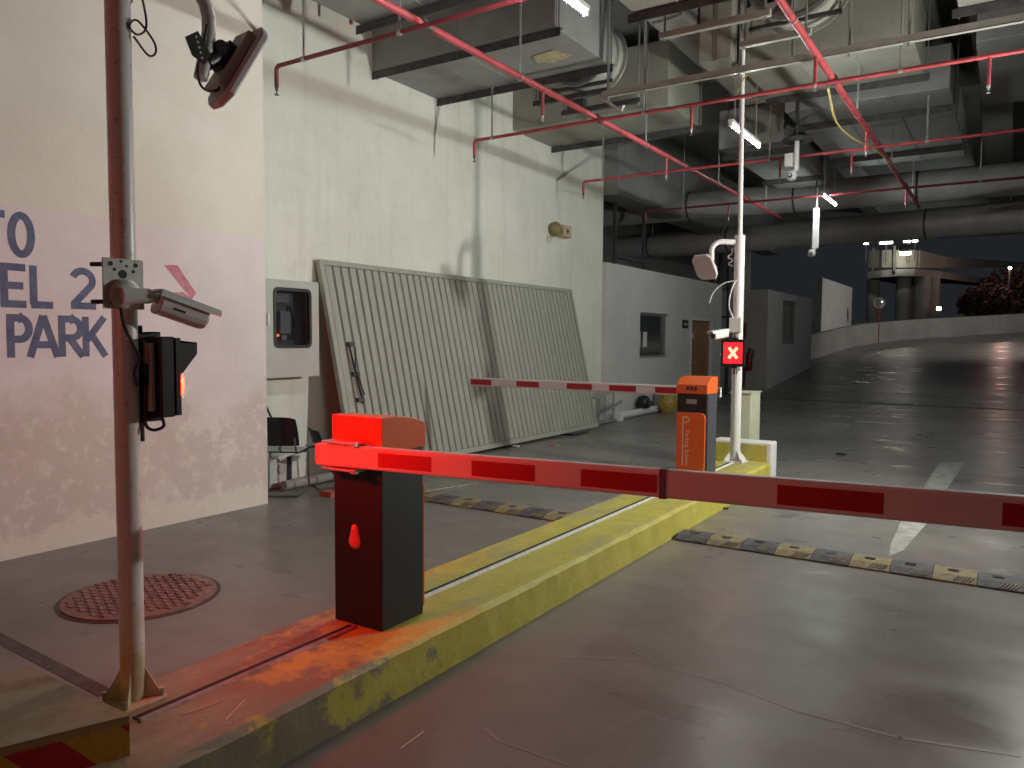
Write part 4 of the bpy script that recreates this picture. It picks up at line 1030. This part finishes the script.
for x in (-3.05, -2.05): hanger(sr, x, 7.53, 4.60)
sr = thing('strut_rail', (-2.1, 8.0, 4.6), 'short pale strut rail under the round fan over the lane', 'strut rail')
MB().box((-2.45, 8.05, 4.58), (-1.75, 8.11, 4.64)).build('channel', MATS['pale_strut'], sr)
for x in (-2.4, -1.8): hanger(sr, x, 8.08, 4.56)

# sprinkler pipework
ZP = 4.17
def sprinkler_main(x, y0, y1, label, drops, m=M_redpipe, r=.032):
    t = thing('sprinkler_main', (x, (y0+y1)/2, ZP), label, 'sprinkler pipe', 'sprinkler mains')
    MB().tube([(x, y0, ZP+.05), (x, y1, ZP+.05)], r, 12).build('pipe', m, t)
    for y in (5.2, 8.45, 11.5, 14.75):
        if y0 < y < y1: MB().tube([(x, y-.06, ZP+.05), (x, y+.06, ZP+.05)], r+.014, 12).build('coupling', M_steel, t)
    for y in drops:
        MB().tube([(x, y, ZP+.05), (x, y, ZP-.23)], .017, 10).build('drop_pipe', m, t)
        MB().lathe((x, y, ZP-.29), [(.02, 0), (.006, .01), (.006, .03), (.014, .04), (.014, .07)], 10).build('sprinkler_head', M_galv, t)
    for y in (6.7, 9.9, 13.0, 16.0):
        if y0 < y < y1: hanger(t, x, y, ZP+.07); MB().ring((x, y-.012, ZP+.05), (0, 1, 0), r+.001, r+.008, .024, 16).build('clevis', M_galv, t)
    return t
sprinkler_main(-4.25, 1.5, 17.2, 'bright red sprinkler main running over the leaning gate side', (8.15-1.0, 10.65))
sprinkler_main(-1.60, 1.5, 17.2, 'bright red sprinkler main running above the right lane', (7.6, 10.6, 15.0))
def branch(y, x0, x1, label, drops, m=M_redpipe_d, r=.021, hang=()):
    t = thing('sprinkler_branch', ((x0+x1)/2, y, ZP), label, 'sprinkler pipe', 'sprinkler branches')
    MB().tube([(x0, y, ZP-.20), (x0, y, ZP-.035), (x0+.012, y, ZP-.012), (x0+.035, y, ZP), (x1, y, ZP)], r, 10).build('pipe', m, t)
    MB().lathe((x0, y, ZP-.27), [(.024, 0), (.006, .012), (.006, .035), (.014, .045), (.014, .075)], 10).build('sprinkler_head', M_steel, t)
    for x in drops:
        MB().tube([(x, y, ZP), (x, y, ZP-.26)], .016, 10).build('drop_pipe', m, t)
        MB().lathe((x, y, ZP-.33), [(.02, 0), (.006, .012), (.006, .035), (.014, .045), (.014, .075)], 10).build('sprinkler_head', M_galv, t)
    for x in hang:
        hanger(t, x, y, ZP-.02, M_galv, .012); MB().tube([(x-.02, y, ZP), (x+.02, y, ZP)], r+.006, 12).build('clamp', M_galv, t)
    return t
branch(5.1, -6.0, 3, 'shade-darkened red sprinkler branch crossing in front of the nearest air unit', (), hang=(-5.62, -4.45, -2.0))
branch(8.35, -6.0, 3, 'red sprinkler branch passing right below the long strut rail', (-3.05, -.25), M_redpipe, hang=(-5.72, -3.62, -.98))
branch(11.43, -6.0, 3, 'red sprinkler branch crossing behind the hanging ceiling camera', (-2.85, -1.9), M_redpipe, hang=(-5.65, -3.0, -1.0))
branch(14.7, -6.3, 3, 'shade-darkened red sprinkler branch in front of the upper round duct', (-4.6,), hang=(-5.5, -2.88, -.5))
MB().tube(smooth([(-1.66, 8.5, 4.16), (-1.72, 9.3, 4.02), (-1.68, 10.2, 4.02), (-1.62, 11.4, 4.15), (-1.52, 12.3, 4.10)]), .011, 6).build('yellow_wire', M_wirey, label='yellow wire sagging beside the right sprinkler main', cat='wire')
MB().tube(smooth([(-2.58, 8.45, 4.25), (-2.45, 8.3, 4.36), (-2.25, 8.22, 4.46)]), .008, 6).build('flex_cable', M_wirey, label='thin flexible cable looping from the riser to the strut rail', cat='wire')

sp = onY(351, 24, 6.4)
MB().tube([(sp.x, 6.4, sp.z), (sp.x, 6.4, 6.0)], .02, 8).build('red_stub_pipe', M_redpipe, label='short red pipe dropping from the ceiling left of the nearest air unit', cat='sprinkler pipe')
# long round ducts
def round_duct(a, b, r, label, m):
    t = thing('round_duct', ((a[0]+b[0])/2, (a[1]+b[1])/2, a[2]), label, 'round duct', 'round ducts')
    a, b = Vector(a), Vector(b); MB().tube([a, b], r, 28).build('duct', m, t)
    n = 8
    for k in range(n):
        c = a.lerp(b, (k+.5)/n); d = (b-a).normalized()
        MB().tube([c-d*.02, c+d*.02], r+.012, 28).build('joint_band', M_steel, t)
        if k % 2: hanger(t, c.x, c.y, c.z+r-.02)
    return t
round_duct((-12, 17.0, 4.62), (6.4, 17.5, 4.62), .31, 'upper insulated round duct spanning the driveway', M_insul)
round_duct((-12, 20.9, 4.2), (6.4, 18.6, 4.2), .33, 'lower insulated round duct spanning the driveway at the ramp', M_insul)
# steel frame at wall end
sf = thing('steel_frame', (-6.75, 15.6, 3.07), 'dark steel hanger frame standing over the white room', 'steel frame')
for y in (14.35, 15.8): MB().box((-6.85, y, 3.07), (-6.79, y+.06, 4.36)).build('upright', M_steel, sf)
MB().box((-6.85, 14.41, 3.25), (-6.79, 15.8, 3.31)).build('crossbar', M_steel, sf)
# fluorescent battens
def batten(x, y, z, label, proto=None):
    t = thing('tube_light', (x, y, z), label, 'light fitting', 'fluorescent battens')
    MB().box((x-.03, y-.61, z+.02), (x+.03, y+.61, z+.06), bev=.004).build('batten_body', M_endwhite, t)
    MB().tube([(x, y-.58, z), (x, y+.58, z)], .016, 10).build('tube', M_tube, t)
    for s_ in (-1, 1):
        MB().box((x-.02, y+s_*.595-.015, z-.02), (x+.02, y+s_*.595+.015, z+.025)).build('end_cap', M_white, t)
        MB().tube([(x, y+s_*.45, z+.06), (x, y+s_*.45, ztop(x, y+s_*.45, z+.06))], .007, 6).build('suspension_rod', M_galv, t)
    return t
ZL = 4.12
batten(-2.88, 4.9, ZL, 'lit fluorescent batten at the top edge beside the nearest air unit')
batten(-2.83, 9.65, ZL-.03, 'lit fluorescent batten right behind the thin riser of the far pole')
batten(-2.84, 14.95, ZL, 'lit fluorescent batten farthest down the row, before the round ducts')
for x, y, z, lab in ((.42, 12.6, 5.0, 'nearer'), (-.12, 22.6, 4.70, 'farther')):
    batten(x, y, z, 'lit fluorescent batten high over the right lane, %s of its row' % lab)
# ceiling camera pods
def pod(px, py, y, label, tall=False):
    c = onY(px, py, y)
    t = thing('ceiling_camera', (c.x, c.y, c.z), label, 'camera', 'ceiling cameras')
    MB().tube([(c.x, y, c.z+.50), (c.x, y, 6.0)], .022, 8).build('drop_rod', M_steel, t)
    if not tall:
        MB().ring((c.x, y, c.z+.50), (0, 0, 1), .10, .20, .03, 20).build('ring_plate', M_steel, t)
        MB().tube([(c.x, y, c.z+.10), (c.x, y, c.z+.50)], .035, 10).build('stem', M_white, t)
        MB().box((c.x-.15, y-.05, c.z+.16), (c.x-.04, y+.03, c.z+.34), bev=.006).build('box', M_white, t)
    else:
        MB().box((c.x-.05, y-.04, c.z+.12), (c.x+.05, y+.04, c.z+.85), bev=.006).build('cable_box', M_endwhite, t)
    MB().tube([(c.x, y, c.z+.12), (c.x-.05, y-.04, c.z+.06)], .03, 10).build('neck', M_white, t)
    MB().lathe((c.x-.05, y-.04, c.z-.04), [(.02, 0), (.06, .02), (.075, .07), (.06, .12), (.02, .14)], 14).build('dome', M_white, t)
    MB().tube([(c.x-.06, y-.11, c.z+.02), (c.x-.058, y-.095, c.z+.02)], .035, 12).build('lens', M_black, t)
pod(796, 178, 11.2, 'white camera with ring plate hanging over the right lane')
pod(815, 255, 15.0, 'white camera on a tall cable box under the far tube light', True)

# ================================================================== BEYOND THE RAMP
mp_ = onRamp(881, 341); mp_ = Vector((mp_.x, mp_.y-1.0, ramp_z(mp_.y-1.0)))
mr = thing('convex_mirror', (mp_.x, mp_.y, mp_.z), 'round traffic mirror on a thin post by the parapet', 'mirror')
mz = onY(882, 303, mp_.y).z
MB().tube([(mp_.x, mp_.y, mp_.z), (mp_.x, mp_.y, mz)], .04, 8).build('post', M_ext, mr)
MB().lathe((mp_.x, mp_.y-.06, mz), [(.22, 0), (.21, .04), (.14, .08), (.03, .1)], 20, (.35, -1, 0)).build('mirror_glass', mat('mirror', (.5, .5, .52), .2, .7), mr)
MB().ring((mp_.x, mp_.y-.05, mz), (.35, -1, 0), .215, .25, .05, 24).build('rim', M_greyplas, mr)
# overpass
YO = 62.
def Q(px, py, y=YO): return onY(px, py, y)
ov = thing('overpass', (Q(900, 320).x, YO, 0), 'lit curved overpass on round columns beyond the parapet', 'overpass')
pts = [(868, 62), (882, 61), (897, 60.5), (916, 61), (942, 64), (985, 72), (1040, 84)]
vs = []; fs = []
for i, (px, y) in enumerate(pts):
    a = onY(px, 268, y); zb_, zt2 = onY(px, 267.5, y).z, onY(px, 250, y).z if px < 920 else onY(px, 255+(px-920)*.07, y).z
    vs += [(a.x, y, zb_), (a.x, y, zt2), (a.x+.2, y+.3, zt2), (a.x+.2, y+.3, zb_)]
for i in range(len(pts)-1):
    for j in range(4): fs.append([i*4+j, i*4+(j+1) % 4, (i+1)*4+(j+1) % 4, (i+1)*4+j])
fs += [[0, 1, 2, 3], [4*len(pts)-4+j for j in range(4)]]
MB().add(vs, fs).build('parapet_panel', M_duct_cream, ov)
zdk = onY(900, 269, 60.5).z
d_ = MB(); vs = []; fs = []
for i, (px, y) in enumerate(pts):
    a = onY(px, 268, y); vs += [(a.x, y-.15, zdk-.5), (a.x, y-.15, zdk), (a.x+1.5, y+9, zdk), (a.x+1.5, y+9, zdk-.5)]
MB().add(vs, fs or [f for f in [[i*4+j, i*4+(j+1) % 4, (i+1)*4+(j+1) % 4, (i+1)*4+j] for i in range(len(pts)-1) for j in range(4)]+[[0, 1, 2, 3], [4*len(pts)-4+j for j in range(4)]]]).build('deck', M_conc, ov)
for px, y, rr in ((873, 63.5, .45), (903, 62.5, .5), (908, 66, .4), (922, 62.5, .55), (931, 63.5, .55), (928, 67, .45)):
    c = onY(px, 300, y); MB().tube([(c.x, y, 0), (c.x, y, zdk-.5)], rr, 14).build('column', M_conc, ov)
for px in (874, 895): a = onY(px, 260, 61.0 if px < 890 else 60.5); MB().box((a.x-.08, a.y-.4, zdk-.2), (a.x+.08, a.y-.3, zdk+1.6)).build('post', M_steel, ov)
lp = onY(906, 250, 58.0)
ol = thing('overpass_lamp', (lp.x, 58, lp.z-.3), 'bright lamp in front of the lit overpass parapet', 'lamp')
MB().box((lp.x-.4, 57.9, lp.z-.12), (lp.x+.25, 58.2, lp.z+.35), bev=.03).build('lamp_head', M_steel, ol)
MB().box((lp.x-.36, 57.86, lp.z-.32), (lp.x+.3, 58.1, lp.z-.12)).build('lens', M_glow, ol)
MB().tube([(lp.x, 58.2, lp.z+.1), (lp.x, 59.5, lp.z+.5), (lp.x, 60.5, lp.z+.4)], .05, 8).build('bracket_arm', M_steel, ol)
L = bpy.data.lights.new('overpass_lamp_light', 'SPOT'); L.energy = OVERPASS_W; L.color = (1, .95, .8); L.spot_size = 1.9; L.shadow_soft_size = .2; L.spot_blend = .6
lo = bpy.data.objects.new('overpass_lamp_light', L); col.objects.link(lo); lo.location = (lp.x-.3, 58.0, zdk+.9); lo.rotation_euler = Vector((-.25, 1, .35)).to_track_quat('-Z', 'Y').to_euler()
rl = thing('ramp_lamp', (4.2, 36, ramp_z(36)), 'lamp on a tall post beside the ramp, right of the view', 'lamp')
MB().tube([(4.2, 36, ramp_z(36)-.1), (4.2, 36, 6.6)], .07, 10).build('post', M_steel, rl)
MB().box((3.5, 35.85, 6.55), (4.25, 36.15, 6.68), bev=.02).build('lamp_head', M_steel, rl)
MB().box((3.55, 35.88, 6.53), (3.95, 36.12, 6.55)).build('lens', M_glow, rl)
L = bpy.data.lights.new('ramp_lamp_light', 'SPOT'); L.energy = RAMP_LAMP_W; L.color = (1, .95, .88); L.spot_size = 2.6; L.shadow_soft_size = .15; L.spot_blend = .5
lo = bpy.data.objects.new('ramp_lamp_light', L); col.objects.link(lo); lo.location = (3.75, 36, 6.5); lo.rotation_euler = Vector((-.6, .8, -.75)).to_track_quat('-Z', 'Y').to_euler()
# little lights in the night
for (px, py, y, sz, lab) in ((866, 243, 60, .10, 'tiny lamp left of the overpass lights'), (886, 242.5, 60, .30, 'wide bright strip lamp over the overpass'), (907, 241, 60, .16, 'small strip lamp right of the wide one over the overpass'), (915, 240.5, 60, .12, 'rightmost small lamp over the overpass'), (939, 309, 56, .10, 'single round light low in the dark beside the columns')):
    c = onY(px, py, y); t = thing('distant_lamp', (c.x, y, c.z), lab, 'lamp', 'distant night lamps')
    MB().box((c.x-sz*1.4, y, c.z-.09), (c.x+sz*1.4, y+.1, c.z+.09) if py < 300 else (c.x+.1, y+.1, c.z+.14), bev=.02).build('lens', M_glow, t)
    MB().box((c.x-sz*1.4, y+.1, c.z-.1), (c.x+sz*1.4, y+.2, c.z+.12)).build('housing', M_steel, t)
    MB().tube([(c.x, y+.15, c.z+.1), (c.x, y+.15, c.z-1.4 if py < 300 else c.z-4)], .03, 6).build('rod', M_steel, t)
# ground beyond
struct(MB().box((-80, 58, -.5), (80, 140, 0.0)), 'ground', mat('night_ground', (.05, .05, .05), .9), 'dark ground beyond the ramp')
# trees
def tree(px, py, y, hgt, rad, label):
    c = onY(px, py, y); t = thing('dark_tree', (c.x, y, 0), label, 'tree', 'night trees')
    MB().tube([(c.x, y, 0), (c.x+.1, y, c.z*.6), (c.x, y, c.z)], [.25, .2, .1], 8).build('trunk', M_trunk, t)
    mb = MB(); rnd = random.Random(px)
    for k in range(1400):
        while True:
            v = Vector((rnd.uniform(-1, 1), rnd.uniform(-1, 1), rnd.uniform(-1, 1)))
            if .3 < v.length < 1: break
        q_ = Vector((c.x, y, c.z))+Vector((v.x*rad, v.y*rad, v.z*hgt)); d = Vector((rnd.gauss(0, 1), rnd.gauss(0, 1), rnd.gauss(0, 1))).normalized()
        e = d.orthogonal().normalized(); f_ = d.cross(e); s_ = rnd.uniform(.12, .28)
        mb.add([q_-e*s_, q_-f_*s_*.5, q_+e*s_, q_+f_*s_*.5], [[0, 1, 2, 3]])
    mb.build('foliage', M_foliage, t)
tree(1016, 292, 66.5, 1.9, 2.4, 'dark reddish tree at the right edge beyond the parapet')
tree(985, 303, 62, 1.3, 1.7, 'smaller dark tree left of the reddish one beyond the parapet')
c = onY(1010, 268, 62); sl = thing('street_lamp', (c.x, 62, 0), 'small street lamp among the dark trees at the right edge', 'lamp')
MB().tube([(c.x, 62, 0), (c.x, 62, c.z)], .06, 8).build('post', M_steel, sl)
MB().lathe((c.x, 62, c.z-.1), [(.03, 0), (.1, .05), (.1, .15), (.03, .2)], 10).build('globe', M_glow, sl)
L = bpy.data.lights.new('street_lamp_light', 'POINT'); L.energy = 60; L.color = (1, .6, .5); L.shadow_soft_size = .15
lo = bpy.data.objects.new('street_lamp_light', L); col.objects.link(lo); lo.location = (c.x-.3, 61.6, c.z+.2)

# ------------------------------------------------------------------ flood lamp of the right-hand lane (stands right of the frame)
FLP = (.85, 7.9, 2.45)
ft = thing('flood_lamp', (FLP[0]+.25, FLP[1], 0), 'flood lamp on a slim post beside the right-hand lane', 'lamp')
MB().tube([(FLP[0]+.25, FLP[1], .012), (FLP[0]+.25, FLP[1], 2.6)], .04, 12).build('post', M_pole, ft)
MB().box((FLP[0]+.13, FLP[1]-.12, 0), (FLP[0]+.37, FLP[1]+.12, .012)).build('base_plate', M_pole, ft)
MB().box((FLP[0]+.03, FLP[1]-.14, FLP[2]-.11), (FLP[0]+.12, FLP[1]+.14, FLP[2]+.11), bev=.01).build('lamp_head', M_char, ft)
MB().box((FLP[0]+.018, FLP[1]-.12, FLP[2]-.09), (FLP[0]+.03, FLP[1]+.12, FLP[2]+.09)).build('lens', M_floodglow, ft)
MB().box((FLP[0]+.12, FLP[1]-.03, FLP[2]-.03), (FLP[0]+.25, FLP[1]+.03, FLP[2]+.03)).build('bracket', M_char, ft)
L = bpy.data.lights.new('flood_lamp_light', 'AREA'); L.shape = 'RECTANGLE'; L.size = .24; L.size_y = .18; L.energy = FLOOD_W; L.color = (1, 1, .93)
lo = bpy.data.objects.new('flood_lamp_light', L); col.objects.link(lo); lo.location = (FLP[0]+.012, FLP[1], FLP[2])
lo.rotation_euler = Vector((-1, -.30, .12)).to_track_quat('-Z', 'Y').to_euler()

# ------------------------------------------------------------------ litter
def stick(a, b, z, label, m=M_straw):
    p, q_ = onZ(*a, z), onZ(*b, z); MB().tube([p+Vector((0, 0, .003)), q_+Vector((0, 0, .003))], .0028, 6).build('straw', m, label=label, cat='straw', group='loose straws')
stick((182, 716), (221, 702), TOP, 'pale straw on the island top beside the near pole base')
stick((225, 721), (245, 700), TOP, 'pale straw on the island top towards the kerb edge')
stick((401, 749), (424, 732), 0, 'pale straw on the right lane floor near the bottom edge')
def bit(px, py, z, s_, m, label):
    p = onZ(px, py, z); MB().box((p.x-s_, p.y-s_*.6, z), (p.x+s_, p.y+s_*.6, z+s_*.5), bev=s_*.12).build('litter_scrap', m, label=label, cat='litter', group='floor litter')
bit(516, 447, 0, .05, M_paper, 'white scrap on the floor below the leaning gate')
bit(553, 446, 0, .05, mat('pink_scrap', (.5, .2, .18), .7), 'pink scrap on the floor below the leaning gate')
bit(592, 578, 0, .018, M_black, 'black pebble at the foot of the yellow kerb')
bit(725, 509, 0, .03, M_black, 'dark stone at the kerb foot just below the near boom')
bit(841, 455, 0, .06, M_black, 'dark leaf on the right lane floor beyond the near boom')
bit(632, 467, 0, .03, M_black, 'dark bit on the left lane floor just above the near boom')
